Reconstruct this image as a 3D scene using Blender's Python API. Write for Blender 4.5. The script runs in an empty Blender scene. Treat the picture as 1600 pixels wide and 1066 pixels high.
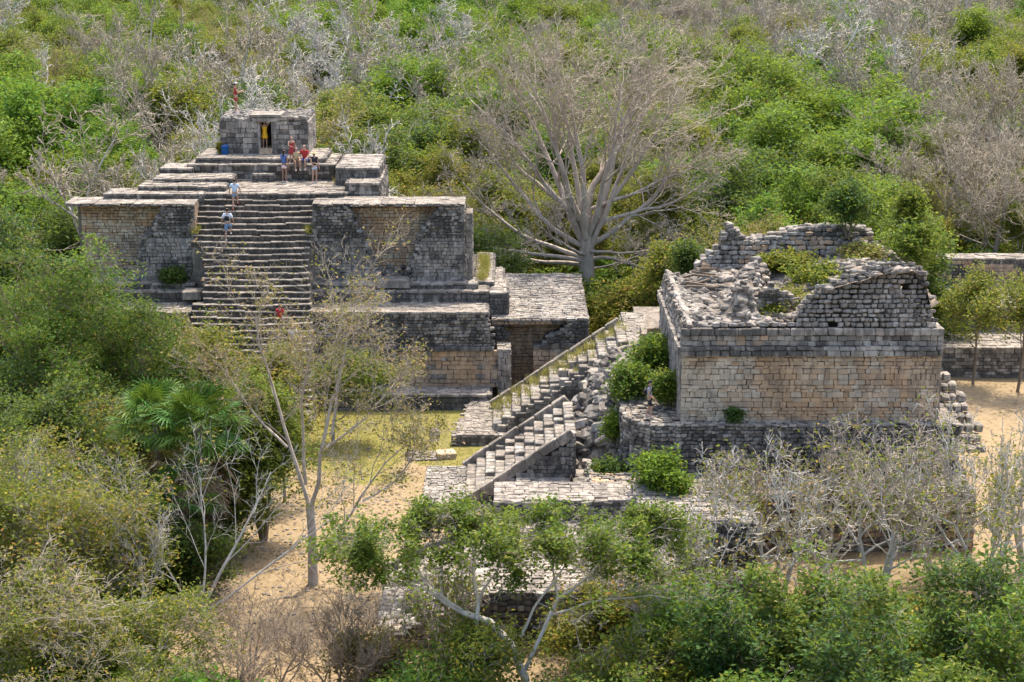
import bpy, bmesh, math, random
import numpy as np
from mathutils import Vector, Matrix
rad = math.radians
S = bpy.context.scene
COL = S.collection

# ------------------------------------------------------------------ camera, sky, sun, exposure
F_PX, TILT, CAM_H = 2755.0, rad(14.35), 28.0          # a 62 mm view from the top of a 28 m pyramid
cam = bpy.data.cameras.new('camera'); cam.sensor_width = 36; cam.lens = F_PX / 1600 * 36
cam.clip_start = 0.5; cam.clip_end = 9000
camo = bpy.data.objects.new('camera', cam); COL.objects.link(camo)
camo.location = (0, 0, CAM_H); camo.rotation_euler = (rad(90) - TILT, 0, 0)
S.camera = camo
SUN_EL, SUN_AZ = rad(65), rad(20)                       # azimuth from +Y (away from the camera) towards +X
W = bpy.data.worlds.new('World'); S.world = W; W.use_nodes = True
wn = W.node_tree.nodes; bg = wn['Background']
sky = wn.new('ShaderNodeTexSky'); sky.sky_type = 'NISHITA'; sky.sun_disc = False
sky.sun_elevation = SUN_EL; sky.sun_rotation = SUN_AZ; sky.air_density = 1.0; sky.dust_density = 3.5; sky.ozone_density = 0.3
W.node_tree.links.new(sky.outputs[0], bg.inputs[0]); bg.inputs[1].default_value = 0.15
sl = bpy.data.lights.new('sun', 'SUN'); sl.energy = 2.05; sl.angle = rad(0.53); sl.color = (1, .925, .79)
so = bpy.data.objects.new('sun', sl); COL.objects.link(so)
sd = Vector((math.sin(SUN_AZ) * math.cos(SUN_EL), math.cos(SUN_AZ) * math.cos(SUN_EL), math.sin(SUN_EL)))
so.rotation_euler = sd.to_track_quat('Z', 'Y').to_euler(); so.location = (20, 60, 80)
S.view_settings.view_transform = 'Standard'; S.view_settings.look = 'None'
S.view_settings.gamma = 1; S.view_settings.use_curve_mapping = False
S.view_settings.exposure = 1.72
S.render.engine = 'CYCLES'
S.cycles.max_bounces = 6; S.cycles.diffuse_bounces = 4; S.cycles.transmission_bounces = 4
S.cycles.transparent_max_bounces = 4; S.cycles.use_denoising = True

# ------------------------------------------------------------------ survey: bearings measured from the viewpoint -> real positions
def _a(py): return math.tan(TILT + math.atan((py - 533) / F_PX))
def Zy(py, Y): return CAM_H - Y * _a(py)
def Yz(py, z): return (CAM_H - z) / _a(py)
def Xp(px, Y, z=0): return (px - 800) / F_PX * (Y * math.cos(TILT) + (CAM_H - z) * math.sin(TILT))
def PXY(X, Y, z):
    D = Y * math.cos(TILT) + (CAM_H - z) * math.sin(TILT); u = Y * math.sin(TILT) - (CAM_H - z) * math.cos(TILT)
    return 800 + F_PX * X / D, 533 - F_PX * u / D
def G(px, py, z=0):
    Y = Yz(py, z); return Xp(px, Y, z), Y, z

# ------------------------------------------------------------------ object helpers
def tag(o, label=None, cat=None, group=None, kind=None):
    if label: o['label'] = label
    if cat: o['category'] = cat
    if group: o['group'] = group
    if kind: o['kind'] = kind
    return o
def empty(name, loc=(0, 0, 0)):
    o = bpy.data.objects.new(name, None); o.empty_display_size = .3; COL.objects.link(o); o.location = loc; return o
def fast_mesh(name, V, faces, mats=(), mi=None, smooth=False):
    """V (n,3); faces: list of (m,k) int arrays"""
    me = bpy.data.meshes.new(name); V = np.asarray(V, np.float32)
    me.vertices.add(len(V)); me.vertices.foreach_set('co', V.ravel())
    faces = [np.asarray(f, np.int32) for f in faces if len(f)]
    nl = sum(f.size for f in faces); npol = sum(len(f) for f in faces)
    me.loops.add(nl); me.loops.foreach_set('vertex_index', np.concatenate([f.ravel() for f in faces]))
    me.polygons.add(npol)
    tot = np.concatenate([np.full(len(f), f.shape[1], np.int32) for f in faces])
    st = np.concatenate([[0], np.cumsum(tot)[:-1]]).astype(np.int32)
    me.polygons.foreach_set('loop_start', st); me.polygons.foreach_set('loop_total', tot)
    if mi is not None: me.polygons.foreach_set('material_index', np.asarray(mi, np.int32))
    me.polygons.foreach_set('use_smooth', np.full(npol, smooth))
    for m in mats: me.materials.append(m)
    me.update(calc_edges=True); return me
def put(name, me, parent=None, loc=None):
    o = bpy.data.objects.new(name, me); COL.objects.link(o)
    if parent: o.parent = parent
    if loc is not None: o.location = loc
    return o
def origin(o):
    l = Vector((0, 0, 0))
    while o is not None: l = l + o.location; o = o.parent
    return l
class MB:
    def __init__(s): s.v = []; s.f = []
    def add(s, V, F):
        b = len(s.v); s.v += [tuple(p) for p in V]; s.f += [tuple(i + b for i in f) for f in F]
    def box(s, x0, x1, y0, y1, z0, z1):
        s.add([(x0,y0,z0),(x1,y0,z0),(x1,y1,z0),(x0,y1,z0),(x0,y0,z1),(x1,y0,z1),(x1,y1,z1),(x0,y1,z1)],
              [(3,2,1,0),(4,5,6,7),(0,1,5,4),(1,2,6,5),(2,3,7,6),(3,0,4,7)])
    def prism(s, poly, z0, z1):
        n = len(poly); a = sum(poly[i][0]*poly[(i+1)%n][1]-poly[(i+1)%n][0]*poly[i][1] for i in range(n))
        if a < 0: poly = poly[::-1]
        s.add([(x,y,z0) for x,y in poly] + [(x,y,z1) for x,y in poly],
              [tuple(range(n))[::-1], tuple(range(n, 2*n))] + [(i,(i+1)%n,n+(i+1)%n,n+i) for i in range(n)])
    def build(s, name, mat, parent=None, kind=None, smooth=False):
        me = bpy.data.meshes.new(name); o_ = origin(parent) if parent else Vector((0,0,0))
        me.from_pydata([(x-o_.x, y-o_.y, z-o_.z) for x,y,z in s.v], [], s.f); me.materials.append(mat)
        if smooth:
            for p in me.polygons: p.use_smooth = True
        o = put(name, me, parent)
        if kind: o['kind'] = kind
        return o

# ------------------------------------------------------------------ materials
def nodes(name):
    m = bpy.data.materials.new(name); m.use_nodes = True; nt = m.node_tree
    b = nt.nodes['Principled BSDF']
    def N(t, **k):
        n = nt.nodes.new('ShaderNode' + t)
        for a, v in k.items(): setattr(n, a, v)
        return n
    return m, nt, b, N, nt.links.new
def ramp(N, stops):
    r = N('ValToRGB'); e = r.color_ramp.elements
    while len(e) < len(stops): e.new(.5)
    for i, (p, c) in enumerate(stops): e[i].position = p; e[i].color = (*c, 1) if len(c) == 3 else c
    return r
def noise(N, L, vec, scale, detail=4, rough=.6):
    n = N('TexNoise'); n.inputs['Scale'].default_value = scale; n.inputs['Detail'].default_value = detail
    n.inputs['Roughness'].default_value = rough; L(vec, n.inputs['Vector']); return n
def mixc(N, L, fac, a, b, mode='MIX'):
    m = N('Mix', data_type='RGBA', blend_type=mode)
    if isinstance(fac, (int, float)): m.inputs[0].default_value = fac
    else: L(fac, m.inputs[0])
    for i, c in ((6, a), (7, b)):
        if isinstance(c, tuple): m.inputs[i].default_value = (*c, 1)
        else: L(c, m.inputs[i])
    return m.outputs[2]
def stone_mat(name, light, dark, dirt, dirt_amt, patch=None, patch_amt=.5, bump=.25, spread=.35):
    m, nt, b, N, L = nodes(name)
    pos = N('NewGeometry').outputs['Position']; isl = N('NewGeometry').outputs['Random Per Island']
    orn = N('ObjectInfo').outputs['Random']
    ad = N('Math', operation='ADD'); L(isl, ad.inputs[0]); L(orn, ad.inputs[1])
    fr = N('Math', operation='FRACT'); L(ad.outputs[0], fr.inputs[0])
    n1 = noise(N, L, pos, 1.7, 6, .65)
    r1 = ramp(N, [(.32, dark), (.68, light)]); L(n1.outputs[0], r1.inputs[0])
    c = r1.outputs[0]
    if patch:
        n4 = noise(N, L, pos, .45, 3, .6); rr = ramp(N, [(.55 - patch_amt*.25, (0,0,0)), (.72 - patch_amt*.25, (1,1,1))]); L(n4.outputs[0], rr.inputs[0])
        c = mixc(N, L, rr.outputs[0], c, patch)
    # per stone tone
    hv = N('HueSaturation'); mr = N('MapRange'); L(fr.outputs[0], mr.inputs[0]); mr.inputs[3].default_value = 1 - spread; mr.inputs[4].default_value = 1 + spread
    L(mr.outputs[0], hv.inputs['Value']); L(c, hv.inputs['Color']); c = hv.outputs[0]
    # lichen and weather stains: blotches of their own, finer streaks running down
    n2 = noise(N, L, pos, 1.1, 8, .72)
    mp = N('Mapping'); mp.inputs['Scale'].default_value = (3.2, 3.2, .7); L(pos, mp.inputs[0])
    n3 = noise(N, L, mp.outputs[0], 1.0, 5, .7)
    av = N('Math', operation='ADD'); L(n2.outputs[0], av.inputs[0]); L(n3.outputs[0], av.inputs[1])
    st = ramp(N, [(1.06/2 - .1*dirt_amt - .03, (0,0,0)), (1.06/2 - .1*dirt_amt + .07, (1,1,1))])
    hf = N('Math', operation='MULTIPLY'); hf.inputs[1].default_value = .5; L(av.outputs[0], hf.inputs[0]); L(hf.outputs[0], st.inputs[0])
    fa = N('Math', operation='MULTIPLY'); fa.inputs[1].default_value = min(1, .35 + .5*dirt_amt); L(st.outputs[0], fa.inputs[0])
    c = mixc(N, L, fa.outputs[0], c, dirt)
    L(c, b.inputs['Base Color']); b.inputs['Roughness'].default_value = .95; b.inputs['Specular IOR Level'].default_value = .15
    nb = noise(N, L, pos, 9, 6, .7); bp = N('Bump'); bp.inputs['Strength'].default_value = bump; bp.inputs['Distance'].default_value = .08
    L(nb.outputs[0], bp.inputs['Height']); L(bp.outputs[0], b.inputs['Normal'])
    return m
M = {}
LICH = (.055, .052, .05)
M['grey']  = stone_mat('grey_limestone', (.37,.32,.265), (.25,.215,.18), (.06,.055,.05), .55, spread=.16)
M['dark']  = stone_mat('lichened_limestone', (.28,.245,.205), (.165,.143,.12), (.048,.045,.041), .9, spread=.22)
M['tan']   = stone_mat('tan_limestone', (.46,.345,.235), (.36,.26,.17), (.12,.10,.08), .3, (.40,.26,.15), .6, spread=.16)
M['brown'] = stone_mat('brown_limestone', (.42,.31,.22), (.32,.235,.165), (.10,.08,.06), .35, (.38,.245,.15), .5, spread=.16)
M['cream'] = stone_mat('cream_limestone', (.48,.395,.295), (.39,.315,.23), (.14,.12,.10), .3, (.42,.32,.215), .3, spread=.15)
M['pale']  = stone_mat('pale_limestone', (.345,.295,.24), (.25,.215,.175), (.09,.08,.068), .7, spread=.14)
M['white'] = stone_mat('bleached_limestone', (.365,.33,.285), (.265,.24,.205), (.07,.064,.056), .65, spread=.2)
M['riser_shade'] = stone_mat('shaded_riser_stone', (.16,.13,.10), (.095,.077,.06), (.05,.042,.035), .8, spread=.2)  # darkened copy of the stair stone: shade of the upright faces put into the colour
M['mortar'] = stone_mat('lime_mortar', (.25,.21,.165), (.17,.14,.11), (.07,.062,.05), .6, bump=.5)
M['soil']  = stone_mat('rubble_fill', (.36,.29,.22), (.20,.165,.13), (.07,.06,.05), .8, bump=.5)

def leaf_mat(name, a, b_, var=.45, trans=.42, yel=None, yamt=.0):
    m, nt, b, N, L = nodes(name)
    isl = N('NewGeometry').outputs['Random Per Island']; oi = N('ObjectInfo')
    tc = N('TexCoord').outputs['Object']; n = noise(N, L, tc, .55, 2, .5)
    r = ramp(N, [(.33, a), (.67, b_)]); L(n.outputs[0], r.inputs[0]); c = r.outputs[0]
    if yel:
        y = ramp(N, [(1 - yamt - .02, (0,0,0)), (1 - yamt + .02, (1,1,1))]); L(isl, y.inputs[0]); c = mixc(N, L, y.outputs[0], c, yel)
    hs = N('HueSaturation'); L(c, hs.inputs['Color'])
    h = N('MapRange'); L(oi.outputs['Random'], h.inputs[0]); h.inputs[3].default_value = .475; h.inputs[4].default_value = .53; L(h.outputs[0], hs.inputs['Hue'])
    sm = N('Math', operation='MULTIPLY_ADD'); L(isl, sm.inputs[0]); sm.inputs[1].default_value = 2*var; sm.inputs[2].default_value = 1 - var
    L(sm.outputs[0], hs.inputs['Value'])
    L(hs.outputs[0], b.inputs['Base Color']); b.inputs['Roughness'].default_value = .55; b.inputs['Specular IOR Level'].default_value = .14
    t = N('BsdfTranslucent'); tcx = mixc(N, L, .5, hs.outputs[0], (.30, .36, .04)); L(tcx, t.inputs[0])
    ms = N('MixShader'); ms.inputs[0].default_value = trans; L(b.outputs[0], ms.inputs[1]); L(t.outputs[0], ms.inputs[2])
    L(ms.outputs[0], nt.nodes['Material Output'].inputs[0]); return m
M['leaf_bright'] = leaf_mat('bright_green_leaves', (.075,.155,.014), (.135,.22,.024))
M['leaf_mid'] = leaf_mat('mid_green_leaves', (.06,.115,.014), (.115,.16,.024), yel=(.20,.19,.04), yamt=.08)
M['leaf_dark'] = leaf_mat('dark_green_leaves', (.035,.075,.018), (.065,.115,.026))
M['leaf_olive'] = leaf_mat('olive_leaves', (.11,.135,.018), (.175,.175,.028), yel=(.26,.17,.03), yamt=.12)
M['leaf_khaki'] = leaf_mat('dry_khaki_leaves', (.16,.145,.04), (.21,.175,.055), yel=(.25,.17,.08), yamt=.2)
M['leaf_fern'] = leaf_mat('feathery_green_leaves', (.025,.075,.008), (.065,.12,.012), yel=(.17,.13,.03), yamt=.06, trans=.3)
M['palm'] = leaf_mat('palm_fronds', (.035,.09,.010), (.07,.14,.018), trans=.2)
M['palm_dead'] = leaf_mat('dead_palm_fronds', (.11,.075,.04), (.20,.14,.08), trans=.1)
M['dry_grass'] = leaf_mat('dry_grass_blades', (.26,.21,.06), (.36,.27,.10), trans=.3)
def bark_mat(name, a, b_, sc=3):
    m, nt, b, N, L = nodes(name)
    tc = N('TexCoord').outputs['Object']; mp = N('Mapping'); mp.inputs['Scale'].default_value = (1, 1, .35); L(tc, mp.inputs[0])
    n = noise(N, L, mp.outputs[0], sc, 5, .65); r = ramp(N, [(.35, a), (.65, b_)]); L(n.outputs[0], r.inputs[0]); L(r.outputs[0], b.inputs['Base Color'])
    b.inputs['Roughness'].default_value = .85; b.inputs['Specular IOR Level'].default_value = .2
    bp = N('Bump'); bp.inputs['Strength'].default_value = .4; bp.inputs['Distance'].default_value = .05
    L(n.outputs[0], bp.inputs['Height']); L(bp.outputs[0], b.inputs['Normal']); return m
M['bark_kapok'] = bark_mat('pinkish_grey_bark', (.29,.235,.185), (.43,.365,.295))
M['twig_kapok'] = bark_mat('fine_grey_brown_twigs', (.28,.23,.165), (.385,.33,.25))
M['bark_pale'] = bark_mat('bleached_pale_bark', (.33,.30,.25), (.50,.465,.40))
M['bark_grey'] = bark_mat('grey_bark', (.25,.215,.165), (.41,.36,.29))
M['bark_brown'] = bark_mat('brown_bark', (.11,.085,.06), (.22,.165,.12))
M['bark_red'] = bark_mat('reddish_twigs', (.19,.14,.095), (.30,.23,.165))

def plain(name, c, rough=.8, spec=.3):
    m, nt, b, N, L = nodes(name); tc = N('TexCoord').outputs['Object']; n = noise(N, L, tc, 14, 3)
    d = tuple(x*.82 for x in c); r = ramp(N, [(.3, d), (.7, c)]); L(n.outputs[0], r.inputs[0]); L(r.outputs[0], b.inputs['Base Color'])
    b.inputs['Roughness'].default_value = rough; b.inputs['Specular IOR Level'].default_value = spec; return m

# ground: dry earth, patches of yellow-green lawn, leaf litter under the forest
def ground_mat():
    m, nt, b, N, L = nodes('plaza_earth_and_grass'); pos = N('NewGeometry').outputs['Position']
    sx = N('SeparateXYZ'); L(pos, sx.inputs[0])
    n0 = noise(N, L, pos, .35, 5, .6); n1 = noise(N, L, pos, 2.4, 6, .7); n2 = noise(N, L, pos, 22, 3, .7)
    earth = ramp(N, [(.3, (.205,.145,.08)), (.5, (.26,.19,.108)), (.72, (.30,.228,.14))]); L(n1.outputs[0], earth.inputs[0])
    lawn = ramp(N, [(.3, (.12,.125,.03)), (.5, (.18,.16,.045)), (.72, (.25,.19,.08))]); L(n1.outputs[0], lawn.inputs[0])
    litter = ramp(N, [(.35, (.10,.085,.05)), (.7, (.20,.165,.10))]); L(n1.outputs[0], litter.inputs[0])
    # lawn grows on the far half of the plaza and between the stairs
    def grad(sock, lo, hi):
        g = N('MapRange'); L(sock, g.inputs[0]); g.inputs[1].default_value = lo; g.inputs[2].default_value = hi; return g.outputs[0]
    gy = N('Math', operation='ADD'); L(grad(sx.outputs[1], 75, 89), gy.inputs[0])
    k = N('Math', operation='MULTIPLY_ADD'); L(n0.outputs[0], k.inputs[0]); k.inputs[1].default_value = 1.6; k.inputs[2].default_value = -.8; L(k.outputs[0], gy.inputs[1]); gx_ = N('Math', operation='SUBTRACT'); L(gy.outputs[0], gx_.inputs[0]); L(grad(sx.outputs[0], 16, 19), gx_.inputs[1]); gy = gx_
    lr = ramp(N, [(.40, (0,0,0)), (.62, (1,1,1))]); L(gy.outputs[0], lr.inputs[0])
    c = mixc(N, L, lr.outputs[0], earth.outputs[0], lawn.outputs[0])
    fy = N('Math', operation='ADD'); L(grad(sx.outputs[1], 108, 118), fy.inputs[0]); L(k.outputs[0], fy.inputs[1])
    fr = ramp(N, [(.35, (0,0,0)), (.6, (1,1,1))]); L(fy.outputs[0], fr.inputs[0]); c = mixc(N, L, fr.outputs[0], c, litter.outputs[0])
    c = mixc(N, L, .25, c, n2.outputs[0], 'OVERLAY')
    L(c, b.inputs['Base Color']); b.inputs['Roughness'].default_value = 1; b.inputs['Specular IOR Level'].default_value = .1
    bp = N('Bump'); bp.inputs['Strength'].default_value = .5; bp.inputs['Distance'].default_value = .08; L(n2.outputs[0], bp.inputs['Height']); L(bp.outputs[0], b.inputs['Normal'])
    return m
M['ground'] = ground_mat()

# ------------------------------------------------------------------ ground sheet
def gz(x, y): return .10*math.sin(x*.21+1)*math.sin(y*.17) + .05*math.sin(x*.6)*math.cos(y*.55+2)
xs = sorted(set([-6000,-2500,-900,-300,-140] + list(np.arange(-70, 71, 1.0)) + [140,300,900,2500,6000]))
ys = sorted(set([-900,-200,-50,0,20] + list(np.arange(40, 131, 1.0)) + [160,220,320,500,900,2000,4000,8000]))
V = [(x, y, gz(x, y) if (abs(x) < 71 and 39 < y < 131) else 0) for y in ys for x in xs]; nx = len(xs)
Fq = [(j*nx+i, j*nx+i+1, (j+1)*nx+i+1, (j+1)*nx+i) for j in range(len(ys)-1) for i in range(nx-1)]
tag(put('ground', fast_mesh('ground', V, [Fq], [M['ground']], smooth=True)), 'dry earth and yellow grass of the plaza', kind='structure')

# ------------------------------------------------------------------ masonry
R0 = random.Random(7)
def stone_shape(seed, bev=.085, jit=.04):
    r = random.Random(seed); bm = bmesh.new(); bmesh.ops.create_cube(bm, size=1)
    for v in bm.verts: v.co += Vector((r.uniform(-jit, jit), r.uniform(-jit, jit), r.uniform(-jit, jit)))
    bmesh.ops.bevel(bm, geom=list(bm.edges), offset=bev, segments=1, affect='EDGES', profile=.5)
    for v in bm.verts: v.co += Vector((r.uniform(-1,1), r.uniform(-1,1), r.uniform(-1,1)))*jit*.5
    bmesh.ops.triangulate(bm, faces=bm.faces); bm.normal_update()
    V = np.array([v.co[:] for v in bm.verts]); Fa = np.array([[v.index for v in f.verts] for f in bm.faces]); bm.free(); return V, Fa
SHAPES = [stone_shape(i) for i in range(8)]                       # dressed blocks
ROUGH = [stone_shape(20+i, .17, .12) for i in range(8)]           # rubble
_smesh = {}
def shape_mesh(k, mat):
    if (k, mat) not in _smesh:
        V, Fa = (SHAPES + ROUGH)[k]; _smesh[(k, mat)] = fast_mesh('stone', V, [Fa], [M[mat]])
    return _smesh[(k, mat)]
class Masonry:
    """collects stones for one thing; the largest 300 become parts, the rest one joined part"""
    def __init__(s): s.st = []
    def stone(s, c, axes, size, mat, rough=False, rnd=R0, tilt=.02):
        U, V, N = axes
        R = Matrix((U, V, N)).transposed()
        if tilt: R = R @ Matrix.Rotation(rnd.gauss(0, tilt), 3, 'Z') @ Matrix.Rotation(rnd.gauss(0, tilt), 3, 'X') @ Matrix.Rotation(rnd.gauss(0, tilt), 3, 'Y')
        k = rnd.randrange(8) + (8 if rough else 0)
        px = size[0]*size[1]/((c[0]**2 + c[1]**2 + (c[2]-CAM_H)**2)) * (.25 if abs(N[2]) > .7 else 1)
        s.st.append((px, c, R, size, mat, k))
    def wall(s, P, U, w, h, mat, N=None, Vd=(0,0,1), ch=(.19,.27), bw=(.26,.5), depth=.24, proud=.05, mask=None, rough=False, gap=.016, tilt=.012, seed=None):
        rnd = random.Random(seed if seed is not None else R0.random())
        U = Vector(U).normalized(); Vd = Vector(Vd).normalized(); N = Vector(N).normalized() if N is not None else U.cross(Vd)
        P = Vector(P); v = 0; sgn = 1 if U.cross(Vd).dot(N) > 0 else -1
        while v < h - .04:
            c_h = min(rnd.uniform(*ch), h - v)
            if h - v - c_h < ch[0]*.5: c_h = h - v
            u = -rnd.uniform(0, bw[0]*.8)
            while u < w - .02:
                b = rnd.uniform(*bw); u0, u1 = max(u, 0), min(u + b, w); u += b
                if u1 - u0 < .07: continue
                uc, vc = (u0+u1)/2, v + c_h/2
                if mask and not mask(uc, vc): continue
                mt = mat(uc, vc) if callable(mat) else mat
                d = depth*rnd.uniform(.85, 1.15); pr = proud + rnd.gauss(0, .014 if not rough else .045)
                c = P + U*(uc+rnd.gauss(0,.006)) + Vd*(vc+rnd.gauss(0,.010)) + N*(pr - d/2)
                g = gap*rnd.uniform(.4, 1.7)
                s.stone(c, (U*sgn, Vd, N), (u1-u0-g, c_h-g*rnd.uniform(.6,1.3), d), mt, rough, rnd, tilt if not rough else .07)
            v += c_h
    def top(s, x0, x1, y0, y1, z, mat='pale', sz=(.5,.95), dp=.10, mask=None, proud=.03, rough=False, seed=None, gap=.018):
        """paving slabs on a level top"""
        mk = (lambda u, v: mask(x0+u, y0+v)) if mask else None
        s.wall((x0, y0, z), (1,0,0), x1-x0, y1-y0, mat, N=(0,0,1), Vd=(0,1,0), ch=(sz[0]*.6, sz[0]), bw=sz, depth=dp, proud=proud, mask=mk, seed=seed, gap=gap, rough=rough, tilt=.012)
    def finish(s, root, most=300, name='stone'):
        if not s.st: return
        s.st.sort(key=lambda t: -t[0]); o_ = origin(root)
        for px, c, R, size, mat, k in s.st[:most]:
            o = bpy.data.objects.new(name, shape_mesh(k, mat)); COL.objects.link(o); o.parent = root
            o.matrix_local = Matrix.Translation(Vector(c) - o_) @ R.to_4x4() @ Matrix.Diagonal((*size, 1))
        rest = s.st[most:]
        if rest:
            mats = sorted(set(r[4] for r in rest)); Vs = []; Fs = []; mi = []; b = 0
            for px, c, R, size, mat, k in rest:
                V, Fa = (SHAPES + ROUGH)[k]; Rn = np.array(R)
                Vs.append((V*np.array(size)) @ Rn.T + np.array(Vector(c) - o_)); Fs.append(Fa + b); b += len(V); mi += [mats.index(mat)]*len(Fa)
            o = put('small_stones', fast_mesh('small_stones', np.concatenate(Vs), [np.concatenate(Fs)], [M[m] for m in mats], mi), root); o['kind'] = 'stuff'

def rnoise(seed):
    r = random.Random(seed); ph = [(r.uniform(.5, 3.2)*k, r.uniform(0, 6.28), 1/k) for k in (1, 1.7, 3, 5)]
    return lambda t: sum(a*math.sin(f*t+p) for f, p, a in ph)/2
def choose(*opts, seed=3):
    """material by soft patches along a wall"""
    n1 = rnoise(seed); n2 = rnoise(seed+9); r = random.Random(seed)
    def f(u, v):
        t = (n1(u*.9) + n2(v*1.7 + u*.3))*.5 + r.gauss(0, .14)
        return opts[max(0, min(len(opts)-1, int((t+.9)/1.8*len(opts))))]
    return f
def lerp_profile(pts):
    def f(x):
        if x <= pts[0][0]: return pts[0][1]
        for (a, b), (c, d) in zip(pts, pts[1:]):
            if x <= c: return b + (d-b)*(x-a)/(c-a+1e-9)
        return pts[-1][1]
    return f
def tier(ms, core, x0, x1, y0, y1, z0, z1, side='grey', cap='pale', rough=False, left=True, right=True, capw=(.45,.9), ch=(.19,.27), topp=True, bw=(.26,.5)):
    core.box(x0+.06, x1-.06, y0+.06, y1, z0-.3, z1-.035)
    ms.wall((x0, y0, z0), (1,0,0), x1-x0, z1-z0-.10, side, N=(0,-1,0), rough=rough, ch=ch, bw=bw)
    ms.wall((x0-.02, y0, z1-.12), (1,0,0), x1-x0+.04, .14, cap, N=(0,-1,0), bw=capw, ch=(.13,.15), depth=.5, proud=.08)
    if left: ms.wall((x0, y1, z0), (0,-1,0), y1-y0, z1-z0, side, N=(-1,0,0), rough=rough, ch=ch)
    if right: ms.wall((x1, y0, z0), (0,1,0), y1-y0, z1-z0, side, N=(1,0,0), rough=rough, ch=ch)
    if topp: ms.top(x0+.1, x1-.1, y0+.35, y1-.05, z1, cap)

# ================================================================== STEPPED PYRAMID
YW = 99.1                                                     # plane of its main facade
pyr = tag(empty('stepped_pyramid', (-11.5, 97, 0)), 'stepped stone pyramid with a wide central stairway and a small shrine on top', 'pyramid')
ms = Masonry(); core = MB()
# --- lower tier
zL = 5.22; YL = 95.5
xL0, xL1 = Xp(130, YL, 4), Xp(765, YL, 4); xs0, xs1 = Xp(306, YL, 3), Xp(486, YL, 3)
zc = Zy(545, YL)
core.box(xL0+.1, xL1-.4, YL+.12, 112, -.5, zL-.05)
nA = rnoise(5)
xd0, xd1 = Xp(574, YL, 2), Xp(606, YL, 2)                     # doorway
lowmat = choose('brown', 'tan', 'tan', 'grey', seed=4)
for a, b in ((xL0, xs0), (xs1, xd0), (xd1, Xp(782, YL, 2))):
    ms.wall((a, YL, .9), (1,0,0), b-a, zc-.9-.1, lowmat, N=(0,-1,0), bw=(.3,.55), ch=(.22,.3), proud=.08)
cutw = lerp_profile([(0, 1.2), (.6, .55), (1.2, .75), (1.8, .2), (2.2, 0)])
for a, b in ((xL0, xs0), (xs1, xL1)):
    ms.wall((a, YL-.1, zc-.12), (1,0,0), b-a+.25, .26, 'dark', N=(0,-1,0), bw=(.4,.8), ch=(.24,.27), depth=.5, proud=.12)
    last = b
    ms.wall((a, YL+.05, zc+.14), (1,0,0), b-a+.3, zL-zc-.24, choose('dark','dark','grey','dark', seed=8), N=(0,-1,0), rough=True, ch=(.14,.24), bw=(.18,.42),
            mask=(lambda u, v, L=b-a+.3, q=(b > -10): (not q) or u < L - .55 + .55*(1-v/2.0) - .12*nA(v*5)))
    ms.wall((a, YL-.02, zL-.12), (1,0,0), b-a-.1, .16, 'pale', N=(0,-1,0), bw=(.4,.9), ch=(.13,.15), depth=.6, proud=.06)
    ms.top(a, b-.2, YL+.4, 97.9, zL, 'pale', (.35,.7))
ms.wall((xL1-.1, YL+.2, zc), (0,1,0), 3.0, zL-zc, 'dark', N=(1,0,0), rough=True)
# door reveal
dk = MB(); dk.box(xd0+.02, xd1-.02, YL+1.2, YL+1.4, .3, zc); dk.build('doorway', M['mortar'], pyr)
# base ledge
tier(ms, core, xL0, Xp(768, 94, 0), 93.9, YL+.2, -.1, .92, 'dark', 'grey', ch=(.2,.3))
# pillar at the right end
zp = Zy(546, 95.3); xa, xb = Xp(778, 95.3, 2), Xp(797, 95.3, 2)
core.box(xa+.05, xb-.05, 95.4, 97, 0, zp-.05)
ms.wall((xa, 95.25, .1), (1,0,0), xb-xa, zp-.1, 'grey', N=(0,-1,0), ch=(.3,.42), bw=(.66,.7)); ms.wall((xb, 95.25, .1), (0,1,0), 1.6, zp-.1, 'grey', N=(1,0,0), ch=(.3,.4))
ms.top(xa-.05, xb+.05, 95.2, 96.9, zp, 'pale', (.5,.7))
# --- two low steps under the facade
z2 = Zy(455, 97.9); Y3 = Yz(452, z2); z3 = Zy(443, Y3)
for a, b in ((Xp(105, 98, 6), Xp(303, 98, 6)), (Xp(487, 98, 6), Xp(763, 98, 6))):
    tier(ms, core, a, b, 97.9, 100, zL, z2, 'dark', 'pale', topp=True)
for a, b in ((Xp(105, 98, 6), Xp(303, 98, 6)), (Xp(487, 98, 6), Xp(745, 98, 6))):
    tier(ms, core, a, b, Y3, 100, z2, z3, 'dark', 'grey', topp=True)
# bright slab in front of the facade, two light blocks beside the stair
for px0, px1, yy, zz in ((585, 640, Y3-.25, z3+.12), (285, 316, 97.0, z2+.05), (462, 484, 97.0, z2+.05)):
    c = ((Xp(px0, yy, zz)+Xp(px1, yy, zz))/2, yy+.45, zz-.1)
    ms.stone(c, (Vector((1,0,0)), Vector((0,1,0)), Vector((0,0,1))), (Xp(px1, yy, zz)-Xp(px0, yy, zz), 1.1, .5), 'pale')
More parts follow.
